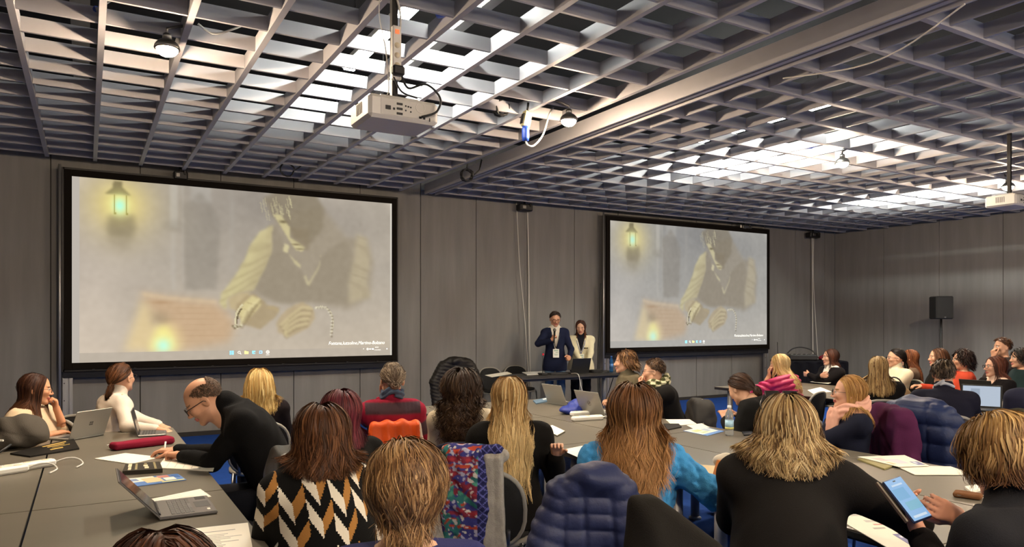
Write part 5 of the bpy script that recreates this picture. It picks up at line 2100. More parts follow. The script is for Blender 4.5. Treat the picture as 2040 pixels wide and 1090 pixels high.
def puffer_fn(w=.24, top=.98, bot=.40, pitch=.075, puff=.020, seams=(-.12, .12), seed=1, dy=0.0, hood=True, skew=0.0, thick=.085, crease=.007):
    def fn(P):
        x, y, z = P.T
        xs = x - skew * (z - .7)
        q = P.copy()
        q[:, 0] = xs
        t = np.clip((top - z) / .25, 0, 1)
        hw = w * (.55 + .45 * np.sqrt(t))
        ax = np.abs(xs) - hw
        ay = np.abs(y + .265 - dy) - thick
        az = np.abs(z - (top + bot) / 2) - (top - bot) / 2 + .05
        g = np.stack([ax + .06, ay + .06, az + .01], 1)
        d = np.sqrt((np.maximum(g, 0) ** 2).sum(1)) + np.minimum(g.max(1), 0) - .06
        row = np.abs(np.sin(math.pi * (z + .10 * xs + .02 * np.sin(7 * xs + seed)) / pitch))
        d = d + puff * (.5 - np.sqrt(row + 1e-4))
        for s in seams:
            d = d + .010 * np.exp(-((xs - s) / .012) ** 2)
        for s in (-1, 1):
            a, b, c = (s * w * .70, -.27 + dy, top - .10), (s * (w + .045), -.30 + dy, top - .33), (s * (w + .01), -.33 + dy, bot + .02)
            e = smin(d_cap(q, a, b, .075, .068), d_cap(q, b, c, .068, .052), .03)
            e = e + puff * .8 * (.5 - np.sqrt(np.abs(np.sin(math.pi * (z - .3 * np.abs(xs)) / (pitch * .9))) + 1e-4))
            d = smin(d, e, .012)
        if hood:
            e = d_ell(q, (.02, -.30 + dy, top - .035), (w * .70, .080, .060)) + folds(P, .012, 26, seed)
            d = smin(d, e, .02)
        return d + folds(P, crease, 15, seed + 3)
    return fn


def cloak_fn(w=.23, top=.92, bot=.45, thick=.045, seed=2, fold=.010, ff=26, dy=0.0, skew=0.0, arms=True, vert=0.0, tilt=0.0):
    """a coat hung over the back of a chair"""
    def fn(P):
        if tilt:
            P = P.copy()
            P[:, 2] += tilt * P[:, 0]
        x, y, z = P.T
        xs = x - skew * (z - .7)
        t = np.clip((top - z) / .22, 0, 1)
        hw = w * (.72 + .28 * np.sqrt(t))
        g = np.stack([np.abs(xs) - hw + .04, np.abs(y + .262 - dy) - thick - .035 * t + .04, np.abs(z - (top + bot) / 2) - (top - bot) / 2 + .04], 1)
        d = np.sqrt((np.maximum(g, 0) ** 2).sum(1)) + np.minimum(g.max(1), 0) - .04
        if arms:
            q = P.copy()
            q[:, 0] = xs
            for s in (-1, 1):
                d = smin(d, d_cap(q, (s * w * .75, -.26 + dy, top - .09), (s * (w + .01), -.30 + dy, bot + .05), .060, .048), .03)
        if vert:
            d = d + vert * np.sin(xs * 60 + 2 * np.sin(z * 9))
        return d + folds(P, fold, ff, seed)
    return fn


def chair_of(label):
    for o in SC.objects:
        if o.get('label') == label:
            return o.location.x, o.location.y, -math.degrees(o.rotation_euler.z)
    raise KeyError(label)


M_NYLON = mat('fabric_nylon_shell', rough=.55, attr='Col', bump=.35, bscale=70, spec=.3)
M_LEATHER = mat('fabric_black_leather', rough=.38, attr='Col', bump=.35, bscale=120, spec=.5)

jc = spot(1181, 1000, 2.93)
jc = (jc.x + .27 * math.sin(RAD(34)), jc.y + .27 * math.cos(RAD(34)), 34)
for o in SC.objects:
    if o.get('label') == 'chair behind the woman in blue, under the navy down jacket':
        o.location = (jc[0], jc[1], 0)
        o.rotation_euler = (0, 0, -RAD(34))
coat(jc, 'navy quilted down jacket over the chair behind the woman in blue', 'down_jacket', 'jacket', '#262c4c',
     puffer_fn(w=.155, top=1.01, bot=.33, pitch=.064, puff=.013, seams=(-.12, -.03, .08), seed=4, crease=.016, dy=-.02, skew=-.06), res=.0080, material=M_NYLON)
cb = (.60, 3.66, -84)
chair(*cb, 'empty chair under the black leather jacket')
coat(cb, 'black leather jacket hung on the chair beside the patterned jumper', 'leather_jacket', 'jacket', '#121110', cloak_fn(w=.24, top=.98, bot=.30, thick=.075, seed=6, fold=.012, ff=20), res=.009, material=M_LEATHER)


def orange_col(V):
    C = np.tile(np.array(lin('#dd5418')), (len(V), 1))
    C[(V[:, 0] > .165) & (V[:, 2] < .93)] = lin('#b9a797')
    return C


coat(chair_of('chair under the orange jacket'), 'bright orange jacket draped over a chair back behind the striped jumper', 'orange_jacket', 'jacket', '#dd5418',
     cloak_fn(w=.215, top=.905, bot=.50, thick=.042, seed=8, fold=.006, ff=30, arms=False, vert=.010), res=.008, color_fn=orange_col, material=M_NYLON)


def wool_fn(P):
    x, y, z = P.T
    top = .905
    t = np.clip((top - z) / .5, 0, 1)

    def panel(x0, x1, bot, fl):
        c = (x0 + x1) / 2 + fl * t
        g = np.stack([np.abs(x - c) - (x1 - x0) / 2 * (1 + .35 * t) + .012, np.abs(y + .305 + .045 * t) - .020 + .012, np.abs(z - (top + bot) / 2) - (top - bot) / 2 + .012], 1)
        return np.sqrt((np.maximum(g, 0) ** 2).sum(1)) + np.minimum(g.max(1), 0) - .012
    d = np.minimum(panel(-.215, -.03, .42, -.09), panel(.035, .125, .36, .02))
    over = d_cap(P, (-.19, -.272, .895), (.12, -.272, .905), .040, .034)
    d = smin(d, over, .02)
    d = d + .004 * np.exp(-((x - .085 - .02 * t) / .008) ** 2)
    return d + folds(P, .003, 24, 12)


gc = chair_of('grey chair hung with the grey coat and floral scarf')
for o in SC.objects:
    if o.get('label') == 'grey chair hung with the grey coat and floral scarf':
        gc = (gc[0] - .09, gc[1] + .02, 44)
        o.location = (gc[0], gc[1], 0)
        o.rotation_euler = (0, 0, -RAD(44))
coat(gc, 'pale grey wool coat hung over a chair behind the long blonde hair', 'wool_coat', 'coat', '#a39c92', wool_fn, res=.0075,
     material=mat('fabric_grey_wool', rough=.95, attr='Col', bump=.7, bscale=180, vary=.12, vscale=40))


def scarf_col(V):
    n1 = folds(V.astype(np.float32), 1, 62, 21)
    n2 = folds(V.astype(np.float32), 1, 84, 22)
    n3 = folds(V.astype(np.float32), 1, 40, 23)
    C = np.tile(np.array(lin('#3a3a78')), (len(V), 1))
    for m, c in ((n1 > .15, '#7a2c3c'), (n2 > .55, '#a8a4b8'), (n3 > .30, '#34706e'), ((n3 > .35) & (n1 > .3), '#4f8f78'), ((n1 < -.7), '#a8432f'), ((n2 < -.75), '#c8c2ba'), ((n1 > .8), '#953038')):
        C[m] = lin(c)
    lat = (np.abs(np.sin((V[:, 0] + V[:, 2]) * 75)) < .22) | (np.abs(np.sin((V[:, 0] - V[:, 2]) * 75)) < .22)
    edge = V[:, 0] > .015
    C[edge] = lin('#25264e')
    C[edge & lat] = lin('#6466a8')
    return C


def scarf_fn(P):
    x, y, z = P.T
    top = .925
    t = np.clip((top - z) / .5, 0, 1)
    d = None
    for (a, b, r, lo_) in ((-.13, -.15, .052, .44), (-.06, -.07, .056, .40), (.02, .00, .050, .42)):
        e = d_ell(P, ((a + b) / 2, -.345, (top + lo_) / 2), (r * 1.05, .042, (top - lo_) / 2 + .03))
        d = e if d is None else smin(d, e, .018)
    d = smin(d, d_cap(P, (-.16, -.285, .915), (.09, -.27, .925), .046, .036), .03)
    return d + folds(P, .007, 40, 31)


coat(gc, 'floral scarf of teal, red and violet slung over the grey wool coat', 'floral_scarf', 'scarf', '#443366', scarf_fn, res=.0058, color_fn=scarf_col)

cx = (1.88, 1.93, 42)
p = spot(1358, 1000, 2.3)
cx = (p.x + .22 * math.sin(RAD(20)), p.y + .22 * math.cos(RAD(20)), 20)
chair(*cx, 'empty chair under the black coat at the lower frame edge')
coat(cx, 'plain black coat over an empty chair in front of the broad woman', 'black_coat', 'coat', '#1c1915', cloak_fn(w=.17, top=.99, bot=.40, thick=.06, seed=14, fold=.008, ff=14, tilt=.75), res=.009)
cf = (4.86, 3.0, -92)
chair(*cf, 'empty chair under the navy padded jacket')
coat(cf, 'dark navy padded jacket heaped on an empty chair beyond the brochures', 'padded_jacket', 'jacket', '#1a2547', puffer_fn(w=.27, top=1.03, bot=.36, pitch=.125, puff=.024, seams=(-.10, .14), seed=16, thick=.10), res=.010, material=M_NYLON)
cg = (4.95, 2.40, -92)
chair(*cg, 'empty chair under the olive coat')
coat(cg, 'dark olive coat on a chair behind the head of the woman with the phone', 'olive_coat', 'coat', '#2c2a1e', puffer_fn(w=.24, top=1.0, bot=.45, pitch=.11, puff=.012, seams=(), seed=18), res=.012)
coat(chair_of('chair hung with the dark grey jacket'), 'dark grey jacket over the chair of the man with the checked scarf', 'grey_jacket', 'jacket', '#3a3836', cloak_fn(w=.23, top=.84, bot=.45, thick=.07, seed=20, fold=.010), res=.011)
coat(chair_of('chair of the woman with the pink scarf'), 'plum coloured coat over the chair of the woman with the pink scarf', 'plum_coat', 'coat', '#4a1e3c', cloak_fn(w=.27, top=1.0, bot=.52, thick=.06, seed=22, dy=-.02), res=.011)
pc = chair_of('chair of the woman with the pink scarf')
coat((pc[0], pc[1], pc[2]), 'pale pink garment hanging below the plum coat', 'pink_garment', 'garment', '#c79aa6',
     lambda P: smin(d_ell(P, (-.22, -.30, .60), (.09, .05, .17)), d_ell(P, (-.28, -.31, .50), (.06, .045, .14)), .03) + folds(P, .008, 34, 24), res=.010)
cp = (4.52, 9.55, 200)
chair(*cp, 'chair under the black puffer jacket by the front wall')
coat((4.52, 9.30, 20), 'black puffer jacket over a chair by the front wall', 'puffer_jacket', 'jacket', '#1a1714', puffer_fn(w=.27, top=1.07, bot=.30, pitch=.055, puff=.014, seams=(), seed=26, hood=True, dy=.27), hi=(.42, .35, 1.2), res=.012, material=M_NYLON)
chair(1.16, 2.34, 26, 'empty grey chair between the tousled head and the floral scarf')
chair(5.80, 10.40, 178, 'black chair behind the presenters table by the hanging cable')
chair(6.42, 10.66, 184, 'black chair directly behind the speaking man')

# backpack on the table, bag by the ponytail woman
def backpack(loc, phi, label, color, s=1.0, name='backpack'):
    o = empty(name, loc, phi)
    tag(o, label, 'backpack')

    def d(P):
        q = P / s
        e = smin(d_ell(q, (0, 0, .085), (.20, .13, .095)), d_ell(q, (.05, .02, .12), (.14, .11, .085)), .05)
        e = smin(e, d_ell(q, (-.05, -.10, .06), (.13, .06, .055)), .02)
        e = e + folds(q, .014, 20, 41) + .006 * np.sin(q[:, 0] * 46 + 5 * q[:, 2] * 8) + .003 * np.exp(-((q[:, 2] - .12 + .3 * q[:, 0]) / .006) ** 2)
        return smax(e * s, .002 - P[:, 2], .006)
    V, F = surface(d, np.array([-.3, -.25, -.02]) * s, np.array([.3, .25, .28]) * s, .009 * s)
    link('bag', np_mesh('bag', V, F, np.tile(np.array(lin(color)), (len(V), 1))), M_CLOTH, o)
    st = MB()
    st.tube([Vector(q) * s for q in ((-.12, -.14, .11), (-.14, -.20, .05), (-.08, -.24, .012), (.02, -.23, .012), (.06, -.17, .05))], .008 * s, 8)
    st.build('strap', M_BLACK, o)
    MB().box(Vector((-.03, -.165, .075)) * s, Vector((.09, .012, .012)) * s, bev=.003).build('buckle', M_WHITE, o)
    return o


q = on_plane(28, 893)
backpack((q.x, q.y, TZ), 20, 'slouched dark grey backpack lying on the table by the cream top', '#4c4740', 1.05)


# ------------------------------------------------------------------ paper and flat things
M_PAPER = mat('paper_white', '#e6dfcf', rough=.8, spec=.2)
M_PAPERC = mat('paper_cream', '#d9ccb0', rough=.8, spec=.2)
PRINT = {}


def pm(c):
    if c not in PRINT:
        PRINT[c] = mat('print_' + c.strip('#'), c, rough=.6, spec=.25)
    return PRINT[c]


def sheet(label, px, cat='paper', name='paper_sheet', color=None, th=.0015, z=TZ, prints=(), group=None, pages=False, curl=0.0):
    """flat sheet whose corners lie on the table at these photo pixels; prints in its own u,v"""
    W = [on_plane(a, b, z) for a, b in px]
    c = sum(W, Vector()) / len(W)
    o = empty(name, (c.x, c.y, z))
    tag(o, label, cat, group)
    pl = [(w.x - c.x, w.y - c.y) for w in W]
    area = sum(pl[i][0] * pl[(i + 1) % len(pl)][1] - pl[(i + 1) % len(pl)][0] * pl[i][1] for i in range(len(pl)))
    pp = pl if area > 0 else pl[::-1]
    m = color if not isinstance(color, str) else pm(color)
    MB().prism(pp, .0008, th + .0008).build('cover' if th > .004 else 'sheet', m or M_PAPER, o)
    if pages:
        c2 = [(x * .97, y * .97) for x, y in pp]
        MB().prism(c2, th + .0008, th + .0035).build('page', M_PAPER, o)
        th = th + .0027
    a, b, d = Vector(pl[0]), Vector(pl[1]), Vector(pl[-1])
    cc = Vector(pl[2]) if len(pl) == 4 else b + d - a

    def uv(u, v):
        return (a * (1 - u) * (1 - v) + b * u * (1 - v) + cc * u * v + d * (1 - u) * v)
    for k, (u0, v0, u1, v1, col) in enumerate(prints):
        q = [tuple(uv(u0, v0)), tuple(uv(u1, v0)), tuple(uv(u1, v1)), tuple(uv(u0, v1))]
        ar = sum(q[i][0] * q[(i + 1) % 4][1] - q[(i + 1) % 4][0] * q[i][1] for i in range(4))
        MB().prism(q if ar > 0 else q[::-1], th + .0009, th + .0012 + .0001 * k).build('print', pm(col), o)
    return o


def lines(n, c='#8d8a86', u0=.08, u1=.92, v0=.15, v1=.9, w=.012):
    rs = random.Random(n * 7)
    return [(u0, v0 + (v1 - v0) * k / n, u0 + (u1 - u0) * (.55 + .45 * rs.random()), v0 + (v1 - v0) * k / n + w, c) for k in range(n)]


sheet('blank white folded sheet on the table before the burgundy case', [(188, 915), (250, 904), (318, 912), (262, 926)], th=.004)
sheet('open white notepad under the writing hands', [(313, 934), (333, 908), (432, 921), (424, 940)], 'notebook', 'notepad', th=.006, z=TZ, prints=lines(5, '#b5b2aa'))
sheet('dark patterned pencil tin with pale lettering beside the notepad', [(244, 947), (250, 932), (318, 927), (324, 942)], 'tin', 'pencil_tin', color='#2c261e', th=.022,
      prints=[(.10, .12, .45, .20, '#cfc4a4'), (.50, .10, .92, .20, '#cfc4a4'), (.10, .30, .90, .36, '#8f835f'), (.18, .55, .42, .66, '#cfc4a4'), (.46, .52, .66, .64, '#cfc4a4'), (.70, .54, .88, .62, '#8f835f'),
              (.06, .80, .94, .86, '#8f835f')])
sheet('blue and white brochure with pictures beside the pencil tin', [(240, 957), (354, 945), (371, 957), (266, 971)], 'brochure', 'brochure', color='#5a7fb8', th=.003,
      prints=[(.0, .0, .55, .55, '#e9e4d8'), (.06, .12, .24, .42, '#7f8fb0'), (.30, .20, .62, .80, '#dccb9e'), (.60, .05, .80, .35, '#c98a80'), (.66, .40, .86, .75, '#e9e4d8'), (.86, .1, .97, .5, '#3f68a8'), (.55, .86, .98, .96, '#d8d07a')])
sheet('white printed papers lying under the open grey laptop', [(288, 998), (399, 975), (421, 990), (318, 1012)], prints=lines(4, '#a9a69e'))
sheet('stack of printed pages at the lower table corner', [(330, 1062), (494, 1044), (503, 1094), (372, 1110)], th=.005, prints=[(.22, .22, .82, .24, '#8d8a86')] + lines(9, '#b3afa6', v0=.36, w=.02))
sheet('spiral notebook before the blonde woman in black', [(1083, 857), (1100, 850), (1126, 862), (1110, 871)], 'notebook', 'notebook', color='#5e5a4e', th=.010, pages=True)
sheet('white paper at the table edge beside the woman in blue', [(1118, 897), (1180, 885), (1192, 897), (1150, 911)], prints=lines(3, '#c4bfb2'))
sheet('white papers before the man in the checked scarf', [(1326, 836), (1374, 836), (1388, 845), (1340, 849)])
sheet('small white sheet overlapping the papers near the dark grey jacket', [(1368, 848), (1398, 844), (1414, 852), (1384, 856)], z=TZ + .002)
sheet('black folder under the white papers', [(1322, 846), (1352, 846), (1358, 852), (1330, 858)], 'folder', 'folder', color='#1c1a18', th=.008)
sheet('blue edged brochure beside the water bottle', [(1361, 859), (1400, 851), (1443, 860), (1409, 869)], 'brochure', 'brochure', color='#6f93c8', th=.003,
      prints=[(.02, .02, .92, .80, '#e8e2d0'), (.15, .2, .5, .45, '#c7c08a'), (.55, .25, .8, .6, '#a8b8cc'), (.2, .55, .5, .7, '#b9c79a')])
sheet('tan paper folder before the woman in blue', [(1380, 926), (1430, 930), (1427, 948), (1398, 951), (1374, 940)], 'folder', 'folder', color='#c2aa80', th=.004, z=TZ + .014)
sheet('white page on the tan folder', [(1376, 937), (1412, 941), (1398, 950), (1384, 957)], z=TZ + .020)
sheet('dark notebooks stacked at the table edge by the orange box', [(1382, 957), (1428, 946), (1445, 963), (1390, 968)], 'notebook', 'notebook', color='#26211c', th=.012)
sheet('dark smartphone lying beside the highlighted hair', [(1478, 862), (1498, 861), (1504, 868), (1482, 869)], 'phone', 'smartphone', color='#16171b', th=.008, prints=[(.05, .06, .95, .94, '#23262e')])
sheet('olive notebook under the open brochure', [(1708, 917), (1730, 912), (1778, 931), (1762, 937)], 'notebook', 'notebook', color='#8a8052', th=.008)
sheet('open brochure with pink and violet drawings', [(1709, 911), (1802, 908), (1851, 929), (1790, 931)], 'brochure', 'brochure', th=.003, z=TZ + .010, prints=[(.12, .2, .34, .5, '#d8b7b4'), (.30, .35, .62, .75, '#d3c4cc'), (.72, .62, .95, .92, '#77789c'), (.76, .66, .84, .8, '#cfd2dc'), (.1, .6, .2, .8, '#c9b08a')])
sheet('white double page lying against the open brochure', [(1790, 932), (1852, 930), (1894, 931), (1941, 947), (1822, 947)], 'paper', 'paper_sheet', th=.004, z=TZ + .002)
sheet('torn white paper beside the black sleeve of the broad woman', [(1690, 984), (1722, 988), (1715, 996), (1734, 1003), (1698, 1020), (1685, 1005)], th=.003)
sheet('large coloured brochure hanging over the near table edge', [(1660, 1030), (1790, 1030), (1868, 1084), (1780, 1100)], 'brochure', 'brochure', th=.003, prints=[(.35, .15, .55, .22, '#b9b4ac'), (.40, .28, .60, .32, '#c08a84'), (.55, .1, .75, .45, '#b6c6d4'), (.62, .45, .85, .62, '#d8b4a8'), (.30, .40, .50, .44, '#a9a49c'), (.45, .62, .80, .92, '#73739a'), (.50, .68, .62, .74, '#c9cad8')])
sheet('small printed leaflet beside the white cuff', [(1750, 1036), (1800, 1022), (1822, 1032), (1775, 1046)], 'leaflet', 'leaflet', th=.002, z=TZ + .005, prints=[(.2, .2, .8, .3, '#b9b4ac'), (.2, .5, .6, .6, '#c9a9a0')])
sheet('white papers on the side table beyond the purple coat', [(1609, 778), (1634, 772), (1657, 781), (1620, 785)], th=.003)
sheet('white papers under the crossed arms', [(1614, 761), (1650, 757), (1664, 760), (1650, 765)], th=.003)
sheet('white sheets beside the lit laptop', [(1940, 816), (1962, 811), (1990, 817), (1975, 822)], th=.003)
sheet('pale sheets behind the navy sweater', [(1795, 790), (1812, 786), (1816, 796), (1800, 800)], th=.003)
sheet('black round edged pouch behind the lit laptop', [(1966, 804), (1985, 802), (1993, 808), (1972, 811)], 'pouch', 'pouch', color='#191716', th=.02)
sheet('black folder with gold lettering under the backpack', [(20, 906), (146, 876), (158, 896), (60, 912)], 'folder', 'folder', color='#16130f', th=.010,
      prints=[(.45, .12, .85, .22, '#b79a52'), (.50, .30, .80, .38, '#b79a52'), (.55, .46, .88, .52, '#8f7a44'), (.48, .62, .72, .72, '#b79a52')])
sheet('dark smartphone beside the writing hand', [(311, 903), (330, 898), (338, 902), (320, 907)], 'phone', 'smartphone', color='#17171a', th=.008)
sheet('slim blue document folder near the thin silver laptop', [(1062, 800), (1096, 793), (1104, 799), (1068, 806)], 'folder', 'folder', color='#5d7488', th=.012, prints=[(.5, .1, .95, .5, '#c8ccd0')])
sheet('white papers at the end of the presenters table', [(966, 748), (1010, 741), (1020, 745), (980, 752)], z=.775, th=.003)
sheet('crumpled clear plastic sleeve on the presenters table', [(1040, 743), (1080, 741), (1090, 746), (1050, 748)], 'sleeve', 'plastic_sleeve', color='#b9b6ae', z=.775, th=.012)

# burgundy case
q = on_plane(284, 890)
o = empty('pencil_case', (q.x, q.y, TZ), 76)
tag(o, 'burgundy padded zip case lying across the laptop table', 'case')


def cased(P):
    return d_box(P, (0, 0, .026), (.058, .20, .025), .024) + folds(P, .003, 20, 51) + .003 * np.exp(-((P[:, 2] - .030) / .004) ** 2)


V, F = surface(cased, [-.09, -.24, -.01], [.09, .24, .07], .0065)
link('case_shell', np_mesh('case_shell', V, F, np.tile(np.array(lin('#7c1c30')), (len(V), 1))), M_CLOTH, o)
MB().box((-.05, -.202, .03), (.012, .02, .006), bev=.002).build('zip_pull', M_STEEL, o)
o.rotation_euler.z = -RAD(72)

# blue pouch
q = on_plane(1146, 824)
V, F = surface(lambda P: smax(smin(d_ell(P, (0, 0, .035), (.17, .10, .05)), d_ell(P, (.05, .03, .075), (.085, .06, .06)), .04) + folds(P, .010, 26, 61), .002 - P[:, 2], .005), [-.25, -.18, -.01], [.25, .18, .2], .008)
o = link('pouch', np_mesh('pouch', V, F, np.tile(np.array(lin('#26337e')), (len(V), 1))), M_NYLON, None, (q.x, q.y, TZ))
tag(o, 'crumpled royal blue pouch between the two silver laptops', 'pouch')

# ------------------------------------------------------------------ laptops
M_SILVER = mat('laptop_silver', '#b3afa6', rough=.38, metal=.55)
M_GREYL = mat('laptop_grey', '#6c6866', rough=.4, metal=.5)
M_BLKL = mat('laptop_black', '#151515', rough=.45)
M_SCR = mat('laptop_glass', '#0c0c0f', rough=.12, spec=.5)
M_KEY = mat('laptop_key', '#3c3a3a', rough=.55)
M_KEYG = mat('laptop_key_grey', '#5b5856', rough=.5)
M_LIT = mat('lit_display', '#202020', emit='#b9c8da', estr=.85)
M_LIT2 = mat('lit_display_page', '#202020', emit='#9fb0c4', estr=.8)


def laptop(x, y, phi, opn, label, body, w=.325, d=.225, lit=False, emblem=None, keys=False, z=TZ, keym=None):
    r = empty('laptop', (x, y, z), phi)
    tag(r, label, 'laptop')
    MB().box((0, 0, .009), (w, d, .014), bev=.004).build('base', body, r)
    if keys:
        kw = (w - .05) / 14
        kr = .016
        for i in range(5):
            c = 0
            while c < 14:
                n = 5 if (i == 0 and c == 4) else 1
                MB().box((-w / 2 + .025 + kw * (c + n / 2), -.018 + i * (kr + .003), .0168), (kw * n - .003, kr, .002), bev=.0006).build('key', keym or M_KEYG, r)
                c += n
        MB().box((0, -d / 2 + .045, .0163), (.11, .062, .0008)).build('touchpad', M_KEY, r)
        MB().box((w / 2 - .040, -d / 2 + .040, .0163), (.060, .045, .0008)).build('sticker', M_BLACK, r)
        MB().box((-w / 2 + .055, -d / 2 + .030, .0163), (.030, .012, .0008)).build('sticker', M_PAPER, r)
    else:
        k = MB()
        for i in range(5):
            k.box((0, -.015 + i * .019, .0168), (w - .05, .015, .002))
        kb = k.build('keyboard', M_KEY, r)
        kb['kind'] = 'stuff'
        MB().box((0, -d / 2 + .045, .0163), (.10, .058, .0008)).build('touchpad', M_KEYG, r)
    R = eul(rx=opn)
    hp = Vector((0, d / 2 - .006, .014))

    def T(p):
        return hp + R @ Vector(p)
    # closed lid lies over the base towards -y; opening turns it about the hinge
    R = eul(rx=-opn)
    MB().box(T((0, -d / 2, .004)), (w, d, .006), R, bev=.002).build('lid', body, r)
    MB().box(T((0, -d / 2, .0004)), (w - .008, d - .008, .0012), R).build('bezel', M_BLKL, r)
    MB().box(T((0, -d / 2 - .004, -.0006)), (w - .03, d - .034, .0012), R).build('display', M_LIT if lit else M_SCR, r)
    if lit:
        MB().box(T((-.05, -d / 2 - .01, -.0014)), (.075, d - .10, .0006), R).build('page', M_LIT2, r)
    MB().tube([hp + Vector((-w * .38, 0, 0)), hp + Vector((w * .38, 0, 0))], .006, 8).build('hinge', M_DARK, r)
    if emblem == 'ring':
        pts = [T((.022 * math.cos(a), -d / 2 + .022 * math.sin(a), .0074)) for a in [k * math.pi / 10 for k in range(21)]]
        MB().tube(pts, .0012, 4, cap=False).build('emblem', M_DARK, r)
        for dx in (-.006, .006):
            MB().box(T((dx, -d / 2, .0074)), (.003, .020, .001), R @ eul(rz=-18)).build('emblem', M_DARK, r)
    elif emblem == 'squares':
        for dx in (-.008, .008):
            for dy in (-.008, .008):
                MB().box(T((dx, -d / 2 + dy, .0074)), (.013, .013, .0008), R).build('emblem', M_KEYG, r)
    return r


laptop(.385, 3.62, -90, 132, 'open grey laptop with visible keys beside the printed papers', M_GREYL, w=.33, d=.235, keys=True)
laptop(.43, 6.14, -84, 104, 'small dark laptop seen edge on at the far table corner', M_GREYL, w=.27, d=.19)
laptop(-.07, 6.26, 139, 112, 'silver laptop with four square emblem before the cream top', M_SILVER, w=.30, d=.215, emblem='squares')
laptop(4.27, 6.22, -96, 112, 'thin silver laptop with a plain lid by the khaki sleeve', M_SILVER, w=.31, d=.215)
laptop(4.06, 5.30, -92, 112, 'silver laptop with round emblem beside the blue pouch', M_SILVER, w=.345, d=.235, emblem='ring')
q = on_plane(1953, 818)
laptop(q.x, q.y, 66, 112, 'laptop with lit pale screen before the navy sweater', M_BLKL, w=.34, d=.235, lit=True)
laptop(8.42, 4.25, -92, 108, 'black laptop seen from behind beyond the lit laptop', M_BLKL)
laptop(6.72, 9.50, 178, 105, 'black laptop on the presenters table', M_BLKL, w=.36, d=.24, z=.77)

# ------------------------------------------------------------------ small things on the tables
def smooth(P, n=6):
    P = [Vector(p) for p in P]
    out = []
    for i in range(len(P) - 1):
        p0, p1, p2, p3 = P[max(0, i - 1)], P[i], P[i + 1], P[min(len(P) - 1, i + 2)]
        for k in range(n):
            t = k / n
            out.append(.5 * ((2 * p1) + (p2 - p0) * t + (2 * p0 - 5 * p1 + 4 * p2 - p3) * t * t + (3 * p1 - p0 - 3 * p2 + p3) * t ** 3))
    return out + [P[-1]]


def power_strip(px, py, phi, label, n=3, L=.30):
    q = on_plane(px, py)
    r = empty('power_strip', (q.x, q.y, TZ), phi)
    tag(r, label, 'power strip')
    MB().box((0, 0, .022), (.062, L, .042), bev=.012).build('housing', M_WHITE, r)
    for k in range(n):
        yy = -L / 2 + .05 + k * (L - .10) / max(1, n - 1)
        MB().lathe([(.021, 0), (.021, .001), (.018, .0015)], (0, yy, .0428), n=14).build('socket', M_PAPERC, r)
    MB().tube(smooth([(0, L / 2, .02), (.02, L / 2 + .06, .035), (.06, L / 2 + .10, .03), (.12, L / 2 + .10, .008), (.20, L / 2 + .02, .006)]), .005, 8).build('cord', M_CABLE_W, r)
    return r


power_strip(54, 936, 62, 'white power strip on the seam of the laptop table')
power_strip(-4, 948, 62, 'white power strip cut by the frame beside the backpack')
power_strip(1170, 838, 96, 'white power strip in front of the silver laptop with the round emblem')
power_strip(1166, 828, 96, 'white power strip just behind the other one near the blue pouch')


def bottle(loc, label, tint, labelc, h=.225, r0=.031, capc='#e9ecec'):
    r = empty('water_bottle', loc)
    tag(r, label, 'bottle')
    g = mat('bottle_plastic_' + tint.strip('#'), tint, rough=.03, trans=.80, spec=.5, ior=1.10)
    k = h / .225
    prof = [(.004, .002), (r0 * .85, .001), (r0, .010), (r0 * .93, .03), (r0, .045), (r0, .125), (r0 * .92, .135), (r0, .145), (r0 * .9, .165), (r0 * .55, .188), (.0135, .200), (.0135, .210)]
    MB().lathe([(a, b * k) for a, b in prof], n=24).build('bottle_body', g, r)
    MB().lathe([(.0155, .206 * k), (.0155, .224 * k), (.013, .226 * k)], n=18).build('cap', mat('cap_' + capc.strip('#'), capc, rough=.4), r)
    MB().lathe([(r0 + .0006, .062 * k), (r0 + .0006, .118 * k)], n=24).build('bottle_label', mat('label_' + labelc.strip('#'), labelc, rough=.4), r)
    if labelc == '#a9cfe2':
        MB().lathe([(r0 + .0008, .050 * k), (r0 + .0008, .066 * k)], n=24).build('bottle_label', mat('label_lemon', '#d8d27a', rough=.4), r)
    return r


q = on_plane(1453, 868)
bottle((q.x, q.y, TZ), 'clear water bottle with pale blue label on the middle table', '#f4f8fa', '#a9cfe2')
bottle((7.38, 9.42, .77), 'blue tinted water bottle at the end of the presenters table', '#4a8ac8', '#3f6ea8', h=.26, capc='#2e5aa0')

q = on_plane(1440, 964)
r = empty('tissue_box', (q.x, q.y, TZ), 30)
tag(r, 'orange tapered tissue box with a white tissue by the black sleeve', 'box')
m = MB()
V = [(-.055, -.035, .001), (.055, -.035, .001), (.055, .035, .001), (-.055, .035, .001), (-.026, -.020, .125), (.026, -.020, .125), (.026, .020, .125), (-.026, .020, .125)]
m.add([Vector(v) for v in V], [(3, 2, 1, 0), (4, 5, 6, 7), (0, 1, 5, 4), (1, 2, 6, 5), (2, 3, 7, 6), (3, 0, 4, 7)])
m.build('box_body', mat('orange_plastic', '#c9752a', rough=.3), r)
V, F = surface(lambda P: d_ell(P, (.02, .03, .11), (.055, .03, .05)) + folds(P, .010, 50, 71), [-.08, -.06, .03], [.12, .12, .2], .007)
link('tissue', np_mesh('tissue', V, F, np.tile(np.array(lin('#e2dac8')), (len(V), 1))), M_CLOTH, r)

